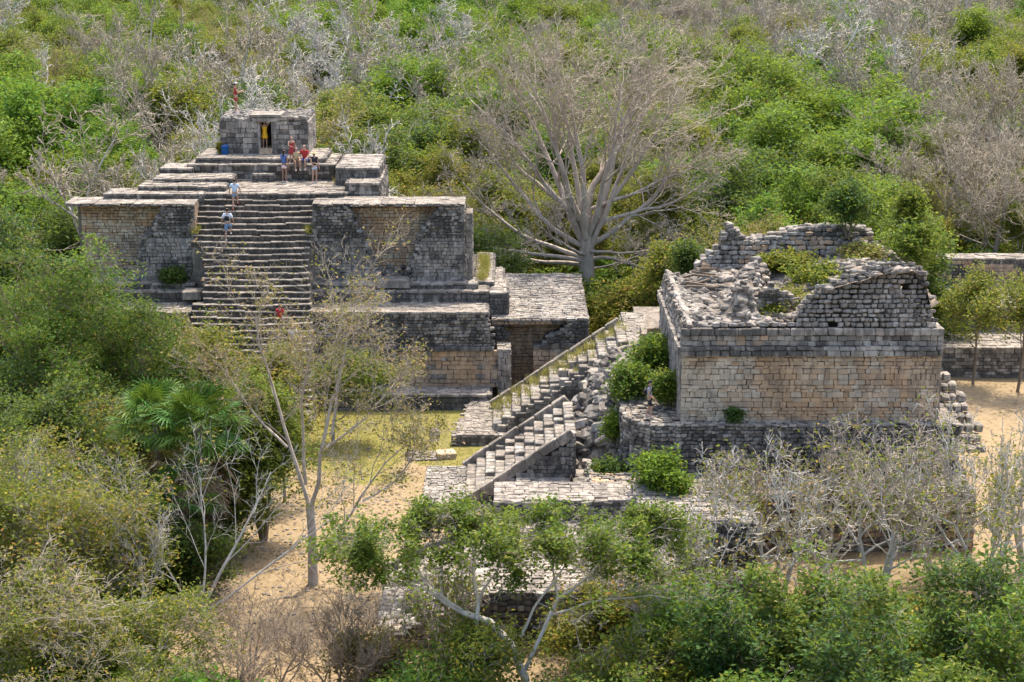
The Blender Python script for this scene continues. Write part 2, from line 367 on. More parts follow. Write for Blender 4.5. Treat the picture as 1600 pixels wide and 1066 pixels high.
# --- main facade with its breached middles
zF0, zF1 = z3, Zy(318, YW); hF = zF1 - zF0
xf = [Xp(p, YW, 9) for p in (112, 306, 489, 727)]
Yin = YW + 1.25
zband = Zy(372, YW) - zF0
def facade(xa, xb, lo_edge, hi_edge, seed):
    """stones kept left of lo_edge(v) or right of hi_edge(v), u measured from xa"""
    n = rnoise(seed)
    keep = lambda u, v: u < lo_edge(v) + .16*n(v*6) or u > hi_edge(v) + .16*n(v*6+3)
    up = choose('dark','dark','grey','dark','dark', seed=seed); dn = choose('grey','white','grey','pale','dark','white', seed=seed+1)
    ms.wall((xa, YW, zF0), (1,0,0), xb-xa, zband, dn, N=(0,-1,0), mask=keep, bw=(.2,.42), ch=(.15,.26))
    ms.wall((xa, YW+.02, zF0+zband), (1,0,0), xb-xa, hF-zband-.1, up, N=(0,-1,0), mask=lambda u, v: keep(u, v+zband), rough=True, bw=(.18,.36), ch=(.13,.21))
    # thickness of the broken shell: rough core behind it
    v = 0
    while v < hF - .12:
        a, b = lo_edge(v+.1) + .16*n((v+.1)*6) - .12, hi_edge(v+.1) + .16*n((v+.1)*6+3) + .12
        if a > .1: core.box(xa+.08, xa+max(.1, a), YW+.1, Yin+.1, zF0+v, zF0+v+.2)
        if xb-xa-b > .1: core.box(xa+b, xb-.08, YW+.1, Yin+.1, zF0+v, zF0+v+.2)
        for e, sg in ((a, 1), (b, -1)):
            if .2 < e < xb-xa-.2:
                for q in range(3):
                    ms.stone((xa+e+sg*R0.uniform(-.02,.14), YW+.05+q*.38+R0.uniform(-.05,.05), zF0+v+.1), (Vector((1,0,0)), Vector((0,0,1)), Vector((0,-1,0))),
                             (R0.uniform(.2,.34), R0.uniform(.14,.24), R0.uniform(.3,.42)), R0.choice(['grey','dark','white']), True, tilt=.2)
        v += .2
w1 = xf[3]-xf[2]; pxm = w1/(727-489)
lo = lerp_profile([(0, 100*pxm), (.7, 100*pxm), (zband, 78*pxm), (hF*.8, 64*pxm), (hF, 50*pxm)])
hi = lerp_profile([(0, 150*pxm), (.7, 152*pxm), (zband, 166*pxm), (hF*.75, 176*pxm), (hF, 206*pxm)])
facade(xf[2], xf[3], lo, hi, 31)
w0 = xf[1]-xf[0]; pxm0 = w0/(306-112)
lo0 = lerp_profile([(0, -9), (hF, -9)])
hi0 = lerp_profile([(0, 92*pxm0), (zband, 112*pxm0), (hF*.8, 136*pxm0), (hF, 150*pxm0)])
facade(xf[0], xf[1], lo0, hi0, 37)
for xa, xb, sd in ((xf[0]+.3, xf[1]-.2, 41), (xf[2]+.3, xf[3]-.3, 43)):
    ms.wall((xa, Yin, zF0-.1), (1,0,0), xb-xa, hF, choose('brown','cream','tan','brown', seed=sd), N=(0,-1,0), bw=(.2,.42), ch=(.14,.21), proud=.05)
core.box(xf[0]+.1, xf[1]-.05, Yin+.07, YW+2.3, zF0-1, zF1-.06); core.box(xf[2]+.05, xf[3]-.15, Yin+.07, YW+2.3, zF0-1, zF1-.06); core.box(Xp(250, 103, 9), Xp(592, 103, 9), YW+2.3, 110, 2, zF1-.2)
core.box(xf[1]-.5, xf[2]+.5, 102.2, 112, 2, zF1-.06)
# rubble spilled at the foot of each breach
for i in range(90):
    a = random.Random(i); u = a.uniform(100*pxm, 152*pxm); yy = a.uniform(YW-.1, Yin)
    s_ = a.uniform(.12, .34); ms.stone((xf[2]+u, yy, zF0+.08+.45*(yy-YW)*a.random()), (Vector((1,0,0)), Vector((0,1,0)), Vector((0,0,1))), (s_, s_*.8, s_*.7), a.choice(['dark','grey','brown']), True, a, .5)
# cap: thin pale slabs lying on the wall, proud of it
for xa, xb in ((xf[0]-.3, xf[1]), (xf[2], xf[3])):
    ms.wall((xa, YW-.05, zF1-.14), (1,0,0), xb-xa, .07, 'dark', N=(0,-1,0), ch=(.07,.08), bw=(.3,.6), depth=1.6, proud=.1)
    ms.wall((xa, YW-.05, zF1-.07), (1,0,0), xb-xa, .09, 'pale', N=(0,-1,0), ch=(.09,.1), bw=(.35,.8), depth=1.5, proud=.06)
    ms.top(xa, xb, YW+1.3, YW+2.3, zF1-.02, 'pale', (.5,.9))
# side faces: right flank and the cheeks beside the stair
ms.wall((xf[3]-.08, YW, zF0), (0,1,0), 2.3, hF-.12, choose('grey','white','grey', seed=5), N=(1,0,0))
ms.wall((xf[1]-.05, YW, zF0), (0,1,0), 3, hF-.12, choose('brown','tan','grey', seed=6), N=(1,0,0))
ms.wall((xf[2]+.05, YW+3, zF0), (0,-1,0), 3, hF-.12, 'grey', N=(-1,0,0))
# thin flank wall standing proud on the right
core.box(xf[3]+.05, xf[3]+.32, YW+.4, YW+1.9, zF0, zF1-.6)
ms.wall((xf[3]+.02, YW+.35, zF0), (1,0,0), .34, zF1-.6-zF0, 'pale', N=(0,-1,0), ch=(.25,.4), bw=(.33,.35))
ms.wall((xf[3]+.36, YW+.35, zF0), (0,1,0), 1.6, zF1-.6-zF0, 'pale', N=(1,0,0))
# low terraces down the right flank
tier(ms, core, Xp(742, 99, 6), Xp(771, 99, 6.2), 99.6, 108, zL-.6, Zy(440, 99.6), 'dark', 'grey')
tier(ms, core, Xp(765, 98, 5.5), Xp(794, 98, 5.5), 98.0, 101.5, 4.3, Zy(457, 98.0), 'dark', 'grey')
tier(ms, core, Xp(765, 103, 5.9), Xp(788, 103, 5.9), 101.6, 106, 4.3, 5.55, 'dark', 'grey')
# --- upper platforms
zA = Zy(302, 101.0); YB = Yz(283, zA)
yA = 101.0
# platform A: bowed front to the right
polyA = [(Xp(313, yA, zA), yA), (Xp(500, yA, zA), yA), (Xp(536, yA, zA), yA+.35), (Xp(552, yA, zA), yA+1.1), (Xp(557, yA, zA), yA+2.2), (Xp(557, yA, zA), 108), (Xp(313, yA, zA), 108)]
core.prism([(x*1, y+.08) for x, y in polyA], 6, zA-.04)
for (a, b), (c, d) in zip(polyA[:5], polyA[1:6]):
    L_ = math.hypot(c-a, d-b); nn = Vector((d-b, -(c-a), 0)).normalized()
    ms.wall((a, b, zF1-.2), (c-a, d-b, 0), L_, zA-zF1+.08, choose('dark','riser_shade','grey', seed=12), N=nn, ch=(.18,.25)); 
    ms.wall((a, b, zA-.12), (c-a, d-b, 0), L_, .13, 'pale', N=nn, depth=.5, proud=.08, bw=(.4,.8), ch=(.12,.14))
def inA(x, y): return x < polyA[1][0]+.5 or y > yA+.3+(x-polyA[1][0])*.7
ms.top(polyA[0][0], polyA[4][0]-.1, yA+.35, YB, zA, 'pale', (.5,1.0), mask=inA)
# left terraces, stacked like shallow steps
for (p0, p1, yt, yb, Y) in ((162, 317, 303, 315, 100.6), (216, 352, 291, 300, 101.6), (240, 362, 279, 287, 103.0)):
    zt = Zy(yt, Y); tier(ms, core, Xp(p0, Y, zt), Xp(p1, Y, zt), Y, Y+1.9, 8, zt, 'dark', 'pale')
tier(ms, core, Xp(250, 105.0, 12), Xp(300, 105.0, 12), 104.95, 107, 9, Zy(262, 105.2), 'dark', 'grey')
zB = Zy(257, YB); xB0, xB1 = Xp(293, YB, zB), Xp(523, YB, zB)
tier(ms, core, xB0, xB1, YB, 110, 9, zB, choose('dark','riser_shade','grey','dark', seed=14), 'pale', ch=(.2,.3))
# low broken steps left of centre on platform A
for (p0, p1, yt, Y) in ((345, 445, 287, YB-.9), (362, 412, 281, YB-.35), (395, 427, 272, YB-.5)):
    zt = Zy(yt, Y); tier(ms, core, Xp(p0, Y, zt), Xp(p1, Y, zt), Y, YB+.3, zA-.05, zt, 'dark', 'pale')
YC = Yz(255, zB); zC = Zy(247, YC)
tier(ms, core, Xp(306, YC, zC), Xp(507, YC, zC), YC, 110, 11, zC, 'dark', 'pale', ch=(.2,.28))
# right shoulder, two levels
zR1 = Zy(286, 101.8); tier(ms, core, Xp(540, 101.8, zR1), Xp(592, 101.8, zR1), 101.8, 109, 8, zR1, choose('dark','grey', seed=3), 'pale')
zR2 = Zy(262, 103.6); tier(ms, core, Xp(525, 103.6, zR2), Xp(592, 103.6, zR2), 103.6, 109, 8, zR2, 'dark', 'grey')
core.build('rubble_core', M['mortar'], pyr)
ms.finish(pyr)
# --- central stairway: every step is a piece of its own
stairs = put('stairway', fast_mesh('stair_core', [(0,0,0),(0,0,.01),(0,.01,0)], [[(0,1,2)]], [M['mortar']]), pyr)
rs = random.Random(5)
nst = 37; rise = (zA-.02)/nst; y = yA; z = zA
sc = MB()
for i in range(1, nst+1):
    z = zA - rise*i; y = yA - .302*i
    if z < .1: break
    fr = 0
    if y > YW-.6: pa, pb = 312 - (yA-y)*4.6, 492 - (yA-y)*.9
    elif z > 5.9: pa, pb = 321 - (YW-y)*1.6, 482
    else: pa, pb = 300, 486
    xa, xb = Xp(pa, y, z)+rs.uniform(-.1,.08), Xp(pb, y, z)+rs.uniform(-.08,.1); ph = rs.uniform(0, 6); sag = lambda u: -.045*math.sin(math.pi*(u-xa)/(xb-xa)) + .02*math.sin(u*1.3+ph)
    b = []; st = Masonry(); u = xa
    while u < xb - .1:
        bw = min(rs.uniform(.45, .95), xb-u)
        st.stone((u+bw/2, y+.22+rs.gauss(0,.028), z-.04+sag(u+bw/2)+rs.gauss(0,.014)), (Vector((1,0,0)), Vector((0,1,0)), Vector((0,0,1))), (bw-.004, .50+rs.uniform(-.03,.03), .075), 'pale', False, rs, .008)
        u += bw
    u = xa
    while u < xb - .1:
        bw = min(rs.uniform(.3, .6), xb-u)
        st.stone((u+bw/2, y+.22+rs.gauss(0,.012), z-.07-(rise-.03)/2), (Vector((1,0,0)), Vector((0,0,1)), Vector((0,-1,0))), (bw-.006, rise-.03, .4), 'riser_shade', False, rs, .01)
        u += bw
    Vs, Fs, mi, b0 = [], [], [], 0
    o_ = Vector((xa, y, z))
    for px, c, R, size, mat, k in st.st:
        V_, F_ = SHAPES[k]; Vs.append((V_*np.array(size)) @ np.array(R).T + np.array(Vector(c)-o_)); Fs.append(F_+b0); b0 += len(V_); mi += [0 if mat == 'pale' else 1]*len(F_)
    me = fast_mesh('step', np.concatenate(Vs), [np.concatenate(Fs)], [M['pale'], M['riser_shade']], mi)
    put('step', me, stairs, o_ - origin(pyr))
    sc.box(xa+.04, xb-.04, y+.12, 102.5, -.2, z-.16)
stc = sc.build('stair_core', M['mortar'], pyr); stairs.data = stc.data; bpy.data.objects.remove(stc)

# ================================================================== SHRINE
Ysh = Yz(240.5, zC); xh0, xh1 = Xp(344, Ysh, 13.5), Xp(481, Ysh, 13.5); zh = Zy(190, Ysh)
shr = tag(empty('stone_shrine', ((xh0+xh1)/2, Ysh+1.5, zC)), 'small flat roofed stone shrine with one doorway on the pyramid top', 'shrine')
ms = Masonry(); core = MB()
xdA, xdB = Xp(403, Ysh, 13), Xp(428, Ysh, 13)
for a, b, s1 in ((xh0, xdA, 1), (xdB, xh1, 2)):
    core.box(a+.08, b-.08, Ysh+.1, Ysh+.8, zC-.1, zh-.03)
    ms.wall((a, Ysh, zC), (1,0,0), b-a, zh-zC, choose('grey','dark','grey','white','dark', seed=50+s1), N=(0,-1,0), ch=(.26,.38), bw=(.32,.6))
core.box(xh0+.05, xh0+.8, Ysh+.8, Ysh+4.2, zC-.1, zh-.03); core.box(xh1-.8, xh1-.05, Ysh+.8, Ysh+4.2, zC-.1, zh-.03); core.box(xh0+.05, xh1-.05, Ysh+3.6, Ysh+4.2, zC-.1, zh-.03)
core.box(xh0+.05, xh1-.05, Ysh+.8, Ysh+4.2, zh-.03, zh+.18)
zl = zC + 1.98
ms.wall((xh1, Ysh, zC), (0,1,0), 4.2, zh-zC, 'grey', N=(1,0,0), ch=(.26,.38)); ms.wall((xh0, Ysh+4.2, zC), (0,-1,0), 4.2, zh-zC, 'grey', N=(-1,0,0), ch=(.26,.38))
ms.top(xh0, xh1, Ysh-.05, Ysh+4.2, zh+.20, choose('pale','white','grey', seed=4), (.2,.45), rough=True, dp=.22)
# raised part over the door: lintel and roof slab
core.box(xdA-.15, xdB+.15, Ysh+.05, Ysh+2.2, zl+.2, zh+.3)
lin = MB(); lin.box(xdA-.28, xdB+.28, Ysh-.10, Ysh+.35, zl, zl+.22); lin.build('lintel', M['grey'], shr)
rf = MB(); rf.prism([(xdA-.45, Ysh-.14), (xdB+.5, Ysh-.12), (xdB+.55, Ysh+1.7), (xdA-.4, Ysh+1.8)], zh+.27, zh+.42); rf.build('roof_slab', M['pale'], shr)
jm = MB(); jm.box(xdA-.02, xdA+.14, Ysh+.02, Ysh+.7, zC, zl); jm.build('door_jamb', M['white'], shr)
jm = MB(); jm.box(xdB-.14, xdB+.02, Ysh+.02, Ysh+.7, zC, zl); jm.build('door_jamb', M['white'], shr)
sp = MB(); sp.box(xdA+.1, xdB-.1, Ysh-.35, Ysh+.6, zC-.02, zC+.16); sp.box(xdA+.1, xdB-.1, Ysh+.0, Ysh+1.5, zC+.16, zC+.32); sp.build('doorstep', M['tan'], shr)
core.build('wall_core', M['mortar'], shr); ms.finish(shr)

# ================================================================== LOW CHAMBER right of the pyramid (flat stone roof)
Yc = 97.2; zr = Zy(498, Yc); Yr = Yz(428, zr)
xc0, xc1 = Xp(768, Yc, zr), Xp(919, Yc, zr)
ch = tag(empty('roofed_chamber', ((xc0+xc1)/2, Yc+5, 0)), 'low ruined chamber with a broad flat paved roof beside the pyramid', 'ruin')
ms = Masonry(); core = MB()
Yi = Yc + 1.5
core.box(xc0, xc1-.1, Yi+.1, Yr, -.2, zr-.06)
core.box(xc0+.1, xc1, Yc+.2, Yi+.2, zr-.3, zr-.05)
ms.top(xc0, xc1, Yc-.1, Yr, zr, choose('pale','grey','white','pale','dark', seed=77), (.32,.6), dp=.16, proud=.045, gap=.03)
ms.wall((xc0, Yc-.12, zr-.14), (1,0,0), Xp(880, Yc, zr)-xc0, .14, 'pale', N=(0,-1,0), ch=(.13,.15), bw=(.4,.8), depth=.6)
ms.wall((xc0, Yc-.02, zr-.34), (1,0,0), Xp(880, Yc, zr)-xc0, .2, choose('dark','brown','dark', seed=2), N=(0,-1,0), ch=(.18,.2), bw=(.2,.4), depth=.4)
ms.wall((xc0, Yi, 0), (1,0,0), xc1-xc0, zr-.3, choose('tan','brown','tan', seed=17), N=(0,-1,0), bw=(.28,.5), ch=(.18,.24))
ms.wall((xc1, Yc, 0), (0,1,0), Yr-Yc, zr, choose('grey','dark','pale', seed=9), N=(1,0,0))
nB = rnoise(61)
# left broken flank
lf = lerp_profile([(0, .0), (zc-.2, .25), (zc+.3, 2.0*.5), (zr, .25)])
ms.wall((xc0-.1, Yc, zc+.1), (1,0,0), 1.6, zr-zc-.4, 'dark', N=(0,-1,0), rough=True, ch=(.14,.22), bw=(.18,.36), mask=lambda u, v: u < 1.3 - .45*v + .2*nB(v*7))
core.box(xc0, xc0+.7, Yc+.12, Yi+.1, 0, zr-.35)
# right flank: stepped broken wall, light cap stone, pier
xr = Xp(833, Yc, 2); wR = xc1 - xr
hr = lerp_profile([(0, 0), (.55, 0), (.8, .55), (1.4, .75), (1.9, 1.35), (2.4, 1.75), (wR, 1.8)])
zq = Zy(545, Yc)
ms.wall((xr, Yc, 0), (1,0,0), wR, zq, choose('grey','brown','dark', seed=23), N=(0,-1,0), ch=(.22,.3)); core.box(xr+.08, xc1-.06, Yc+.1, Yi+.1, 0, zq-.02)
ms.wall((xr+.45, Yc-.06, zq), (1,0,0), wR-.45, .35, 'dark', N=(0,-1,0), ch=(.33,.36), bw=(.5,.9)); 
ms.wall((xr+.5, Yc, zq+.35), (1,0,0), wR-.5, zr-zq-.45, 'dark', N=(0,-1,0), rough=True, ch=(.15,.22), bw=(.2,.4), mask=lambda u, v: v+.3 < hr(u+.5)*.78+.1)
for i in range(12):
    u0 = .55 + i*(wR-.6)/12; core.box(xr+u0, xr+u0+(wR-.6)/12, Yc+.12, Yi+.1, zq, zq+max(.3, hr(u0)*.78+.25))
    ms.stone((xr+u0+.12, Yc+.25, zq+max(.3, hr(u0)*.78+.25)+.06), (Vector((1,0,0)), Vector((0,1,0)), Vector((0,0,1))), (.34,.5,.16), R0.choice(['pale','white','grey']), True, tilt=.12)
ms.top(xr-.02, xr+.62, Yc-.08, Yi, zq+.05, 'pale', (.5,.6))
core.build('rubble_core', M['mortar'], ch); ms.finish(ch)

# ================================================================== SIDE STAIRCASES (both climb to the right)
def side_stair(x0, z0, n, rise, tread, ya, yb, root, holes, seed, mats=('white','pale','pale'), ramp_far=True, ramp_near=False, hole_rng=None):
    r = random.Random(seed); rx = rise*n
    core = MB()
    for i in range(n):
        x = x0 + tread*i; z = z0 + rise*(i+1)
        stl = []; y = ya; j = 0
        while y < yb - .08:
            bw = min(r.uniform(.42, .62), yb-y)
            if yb - y - bw < .2: bw = yb - y
            if not ((i, j) in holes):
                mt = r.choice(mats)
                stl.append(((x+tread*.5, y+bw/2, z-rise*.5+r.gauss(0,.008)), (tread*1.02+r.uniform(0,.02), bw-.02, rise+.1), mt, r.randrange(8)))
            y += bw; j += 1
        mm = sorted(set(t[2] for t in stl)); Vs, Fs, mi, b0 = [], [], [], 0; o_ = Vector((x, ya, z0))
        for c, size, mt, k in stl:
            V_, F_ = SHAPES[k]; Vs.append(V_*np.array(size) + np.array(Vector(c)-o_)); Fs.append(F_+b0); b0 += len(V_); mi += [mm.index(mt)]*len(F_)
        Vs.append(SHAPES[1][0]*np.array((tread*1.0, yb-ya-.1, .1)) + np.array((tread*.5, (yb-ya)/2, z-rise-.04-z0))); Fs.append(SHAPES[1][1]+b0); mi += [0]*len(SHAPES[1][1])
        put('step', fast_mesh('step', np.concatenate(Vs), [np.concatenate(Fs)], [M[q] for q in mm], mi), root, o_ - origin(root))
        core.box(x+.02, x0+tread*n, ya+.05, yb-.05, z-rise-.3, z-rise-.04)
    core.build('stair_core', M['mortar'], root)
    L_ = math.hypot(tread*n, rx); d = Vector((tread*n, 0, rx)).normalized(); up = Vector((-d.z, 0, d.x))
    for flag, yy in ((ramp_far, yb), (ramp_near, ya-.4)):
        if not flag: continue
        rm = Masonry(); rm.wall(Vector((x0-.1, yy, z0+.05)), d, L_, .4, 'pale', N=up, Vd=(0,1,0), ch=(.38,.4), bw=(.6,1.1), depth=.45, proud=.34, gap=.015)
        Vs, Fs, b0 = [], [], 0
        for px, c, R, size, mat, k in rm.st:
            V_, F_ = SHAPES[k]; Vs.append((V_*np.array(size)) @ np.array(R).T + np.array(Vector(c)-origin(root))); Fs.append(F_+b0); b0 += len(V_)
        put('balustrade', fast_mesh('balustrade', np.concatenate(Vs), [np.concatenate(Fs)], [M['pale']]), root)
def flank(ms, core, x0, z0, n, rise, tread, y, mat, seed, zb=-.1, extra=.15, rough=False):
    top = lambda u: z0 + (u/tread)*rise + extra
    ms.wall((x0, y, zb), (1,0,0), tread*n, z0+rise*n+extra-zb, mat, N=(0,-1,0), mask=lambda u, v: v+zb < top(u)-.05, ch=(.17,.24), bw=(.25,.5), seed=seed, rough=rough)
    for i in range(n): core.box(x0+tread*i+.05, x0+tread*(i+1)+.05, y+.1, y+.6, zb, z0+rise*i+extra-.1)

# nearer staircase
n1 = 11; X1, Y1a, Y1b = -2.2, 78.2, 83.5
s1 = tag(empty('stone_staircase', (X1, 81, 0)), 'nearer stone staircase with square holes in its treads, climbing toward the ruined temple', 'staircase')
h1 = {(3,6),(3,9),(4,5),(4,8),(5,3),(5,7),(5,9),(6,4),(6,8),(7,2),(7,6),(8,6),(9,5),(9,7),(2,3),(10,4)}
side_stair(X1, 0, n1, .32, .47, Y1a, Y1b, s1, h1, 11, ramp_near=True)
ms = Masonry(); core = MB()
flank(ms, core, X1-.05, -.15, n1, .32, .47, Y1a-.4, choose('dark','grey', seed=4), 3)
core.prism([(X1-1.95, Y1a-.3), (X1, Y1a-.3), (X1, Y1b), (X1-1.95, Y1b)], -.1, .16); ms.top(X1-2.0, X1, Y1a-.3, Y1b, .2, choose('grey','white','pale', seed=8), (.3,.5), gap=.04)
ms.wall((X1-2.0, Y1a-.3, -.1), (1,0,0), 2, .26, 'grey', N=(0,-1,0), ch=(.25,.26)); ms.wall((X1-2.0, Y1b, -.1), (0,-1,0), 5.6, .26, 'grey', N=(-1,0,0), ch=(.25,.26))
core.build('flank_core', M['mortar'], s1); ms.finish(s1)
# farther staircase
n2 = 14; X2, Y2a, Y2b = -1.0, 88.4, 92.3; Z2 = .55
s2 = tag(empty('stone_staircase', (X2, 91, 0)), 'farther overgrown stone staircase rising from a raised slab, leading up behind the nearer one', 'staircase')
r_ = random.Random(4); h2 = {(r_.randrange(4, 13), r_.randrange(1, 7)) for _ in range(17)}
side_stair(X2, Z2, n2, .34, .5, Y2a, Y2b, s2, h2, 12, mats=('pale','pale','white'))
ms = Masonry(); core = MB()
flank(ms, core, X2-.05, Z2-.1, n2-3, .34, .5, Y2a-.35, choose('dark','grey','dark', seed=14), 5, zb=Z2)
xq = Xp(705, 87.8, .5)
core.prism([(xq+.05, Y2a-.85), (5, Y2a-.85), (5, 94.2), (Xp(740, 94, .5), 94.2)], -.2, Z2-.05)
ms.wall((xq, Y2a-.9, -.1), (1,0,0), X2+5.2-xq, Z2+.05, 'dark', N=(0,-1,0), ch=(.2,.28))
def inb(x, y): return x > xq + .05 + (y-(Y2a-.9))*.12
ms.top(xq, X2+.1, Y2a-.9, 94.2, Z2, 'pale', (.3,.5), mask=inb); ms.top(X2, X2+4.5, Y2b+.4, 94.2, Z2, 'pale', (.3,.5)); ms.top(X2, X2+5, Y2a-.9, Y2a-.4, Z2, 'grey', (.3,.5))
# top landing
xt = X2 + .5*n2; zt2 = Z2 + .34*n2
ms.top(xt, xt+1.25, Y2a-3.2, 95.0, zt2+.02, 'pale', (.35,.6)); core.box(xt+.05, xt+1.15, Y2a-3.1, 94.9, 0, zt2-.05); ms.wall((xt, 95, 2), (0,-1,0), 2.6, zt2-2.1, 'grey', N=(-1,0,0), rough=True)
ms.wall((xt-2.6, Y2a-.4, 3.0), (1,0,0), 3.6, zt2-3.05, 'white', N=(0,-1,0), mask=lambda u, v: v < .3+u*.7, ch=(.16,.22))
core.box(X2+4, xt+.1, Y2a-.3, Y2a+.3, 0, 3.1)
core.build('flank_core', M['mortar'], s2); ms.finish(s2)

# ================================================================== RUINED TEMPLE on the right
zP = 5.0; YT = 75.5; YTb = 86.9
xT0, xT1 = Xp(1064, YT, 6.5), Xp(1468, YT, 6.5)
tmp = tag(empty('ruined_temple', ((xT0+xT1)/2, 81, zP)), 'ruined stone temple with a tan front wall, dark cornice and collapsed rubble roof', 'temple')
ms = Masonry(); core = MB()
z1 = Zy(556, YT); z2_ = Zy(541, YT); z3_ = Zy(525, YT); z4 = Zy(514, YT); wT = xT1-xT0
core.box(xT0+.08, xT1-.08, YT+.12, YTb-.08, zP-.3, z4-.1)
def tm(u, v):
    q = random.Random(int(u*50)*131+int(v*50)).random()*.5 + .3*rnoise(91)(u*1.1+v*.6) + .25*rnoise(92)(u*.7-v) + (.35 if u < 3.4 else 0)
    return 'cream' if q > .45 else 'tan' if q > -.08 else 'brown'
ms.wall((xT0, YT, zP), (1,0,0), wT, z1-zP, tm, N=(0,-1,0), ch=(.13,.28), bw=(.16,.5), proud=.04, gap=.013)
corn = lambda u, v: 'dark' if u < 6.2 or u > wT-1.4 else R0.choice(['white','grey','white'])
ms.wall((xT0-.1, YT-.12, z1+.01), (1,0,0), wT+.1, z2_-z1, corn, N=(0,-1,0), ch=(.26,.3), bw=(.4,.75), proud=.12, depth=.5)
ms.wall((xT0, YT, z2_+.02), (1,0,0), wT, z3_-z2_, lambda u, v: R0.choice(['pale','brown','grey']) if u < 4.5 else R0.choice(['white','white','grey','dark']), N=(0,-1,0), ch=(.2,.25), bw=(.28,.5))
ms.wall((xT0-.06, YT-.06, z3_+.03), (1,0,0), wT, z4-z3_, lambda u, v: 'dark' if u < 4.6 else R0.choice(['white','grey']), N=(0,-1,0), ch=(.26,.3), bw=(.35,.7), proud=.08)
# leaning upper facade
prof_px = [(1064,513),(1150,507),(1238,503),(1246,488),(1262,463),(1280,448),(1300,439),(1330,428),(1349,424),(1367,415),(1400,410),(1424,407),(1440,418),(1450,452),(1463,508),(1469,535)]
bat = Vector((0, .32, 1)).normalized()
def up_h(px, py):
    """height above z4 along the battered plane seen at this bearing"""
    a = _a(py); # point (Y,z) on line Y=YT+.32 s, z=z4+s with z=28-Y a
    return (CAM_H - YT*a - z4)/(1 + .32*a)
pr = lerp_profile([(Xp(p, YT+.3, 10)-xT0, up_h(p, q)) for p, q in prof_px]); nC = rnoise(71)
ms.wall((xT0, YT+.05, z4+.05), (1,0,0), wT, 3.6, lambda u, v: R0.choice(['white','white','pale','white','grey'] if u < wT-1.2 else ['dark','grey','grey']), N=(0,-.95,.31), Vd=bat, rough=True,
        ch=(.17,.25), bw=(.22,.42), mask=lambda u, v: v < pr(u)*1.05 + .08*nC(u*5) and R0.random() > .025, depth=.34, gap=.035)
# left flank
ms.wall((xT0, YTb, zP), (0,-1,0), YTb-YT, z1-zP, choose('pale','grey','white', seed=4), N=(-1,0,0), ch=(.2,.28))
ms.wall((xT0-.1, YTb, z1), (0,-1,0), YTb-YT+.1, z2_-z1, 'grey', N=(-1,0,0), ch=(.28,.3), depth=.5, proud=.1, bw=(.4,.7))
ms.wall((xT0, YTb, z2_), (0,-1,0), YTb-YT, z4-z2_+.3, choose('white','grey','pale', seed=6), N=(-.96,0,.28), Vd=(.28,0,.96), rough=True, ch=(.18,.26))
ms.wall((xT1, YT, zP), (0,1,0), YTb-YT, z4-zP, 'grey', N=(1,0,0))
# collapsed roof: a mound of fill between the outer walls, built as a height sheet with stones strewn over it
nD, nE = rnoise(81), rnoise(82)
def sm(a, b, x): t = max(0, min(1, (x-a)/(b-a))); return t*t*(3-2*t)
def roof_h(x, y):
    u, w = x-xT0, y-YT
    front = z4 + pr(max(0, min(wT, u)))*.93 - .15
    base = z4 - .35 + .25*nD(u*.8)*nE(w)
    mound = z4 + 2.2*math.exp(-((u-9.2)/3.2)**2)*sm(0, 4, w)*(.8+.2*nE(u+w))
    f = max(0, 1 - max(0, w - .32*pr(max(0,min(wT,u)))-.15)/ (1.6 + .4*nD(u*2)))
    z = max(base, mound) * (1-f) + front * f
    z = max(z, z4 + 1.6*math.exp(-((u-3.1-.25*(w-3))/.62)**2)*sm(.8, 2.2, w)*(1-sm(7.2, 9, w)))       # stub of an inner wall
    z = max(z, z4 + .8*sm(5.8, 8.8, w)*sm(1.0, 2.6, u)*(.85+.15*nD(u*1.7)))
    if u > wT-1.8: z = max(z, z4 + (u-wT+1.8)/1.8*1.2)
    return z
gx = np.linspace(xT0+.12, xT1-.15, 64); gy = np.linspace(YT+.35, YTb-.3, 60)
V = []
for yy in gy:
    for xx in gx: V.append((xx-tmp.location.x, yy-tmp.location.y, roof_h(xx, yy)+.07*nD(xx*9)*nE(yy*8)-tmp.location.z))
Fq = [(j*64+i, j*64+i+1, (j+1)*64+i+1, (j+1)*64+i) for j in range(59) for i in range(63)]
put('collapsed_roof', fast_mesh('collapsed_roof', V, [Fq], [M['soil']]), tmp)
rr = random.Random(9)
for i in range(1700):
    x, y = rr.uniform(xT0+.2, xT1-.3), rr.uniform(YT+.4, YTb-.5); s_ = rr.uniform(.13, .38)
    e = .2; sx = (roof_h(x+e, y)-roof_h(x-e, y))/(2*e); sy = (roof_h(x, y+e)-roof_h(x, y-e))/(2*e)
    ms.stone((x, y, roof_h(x, y)+s_*.12), (Vector((1,0,0)), Vector((0,1,0)), Vector((0,0,1))), (s_*1.3, s_, s_*.7), rr.choice(['white','grey','pale','dark','grey']), True, rr, .3)
# inner cross wall (dressed stones)
xi = xT0 + 3.3
ms.wall((xi, YT+2.4, z4-.3), (1,0,0), 2.3, 1.9, choose('brown','grey','dark', seed=2), N=(0,-1,0), mask=lambda u, v: v < 1.75-.55*abs(u-.9)+.15*nD(u*6), rough=True, ch=(.14,.2), bw=(.2,.36))
core.box(xi+.3, xi+1.9, YT+2.5, YT+3.1, z4-.6, z4+1.0)
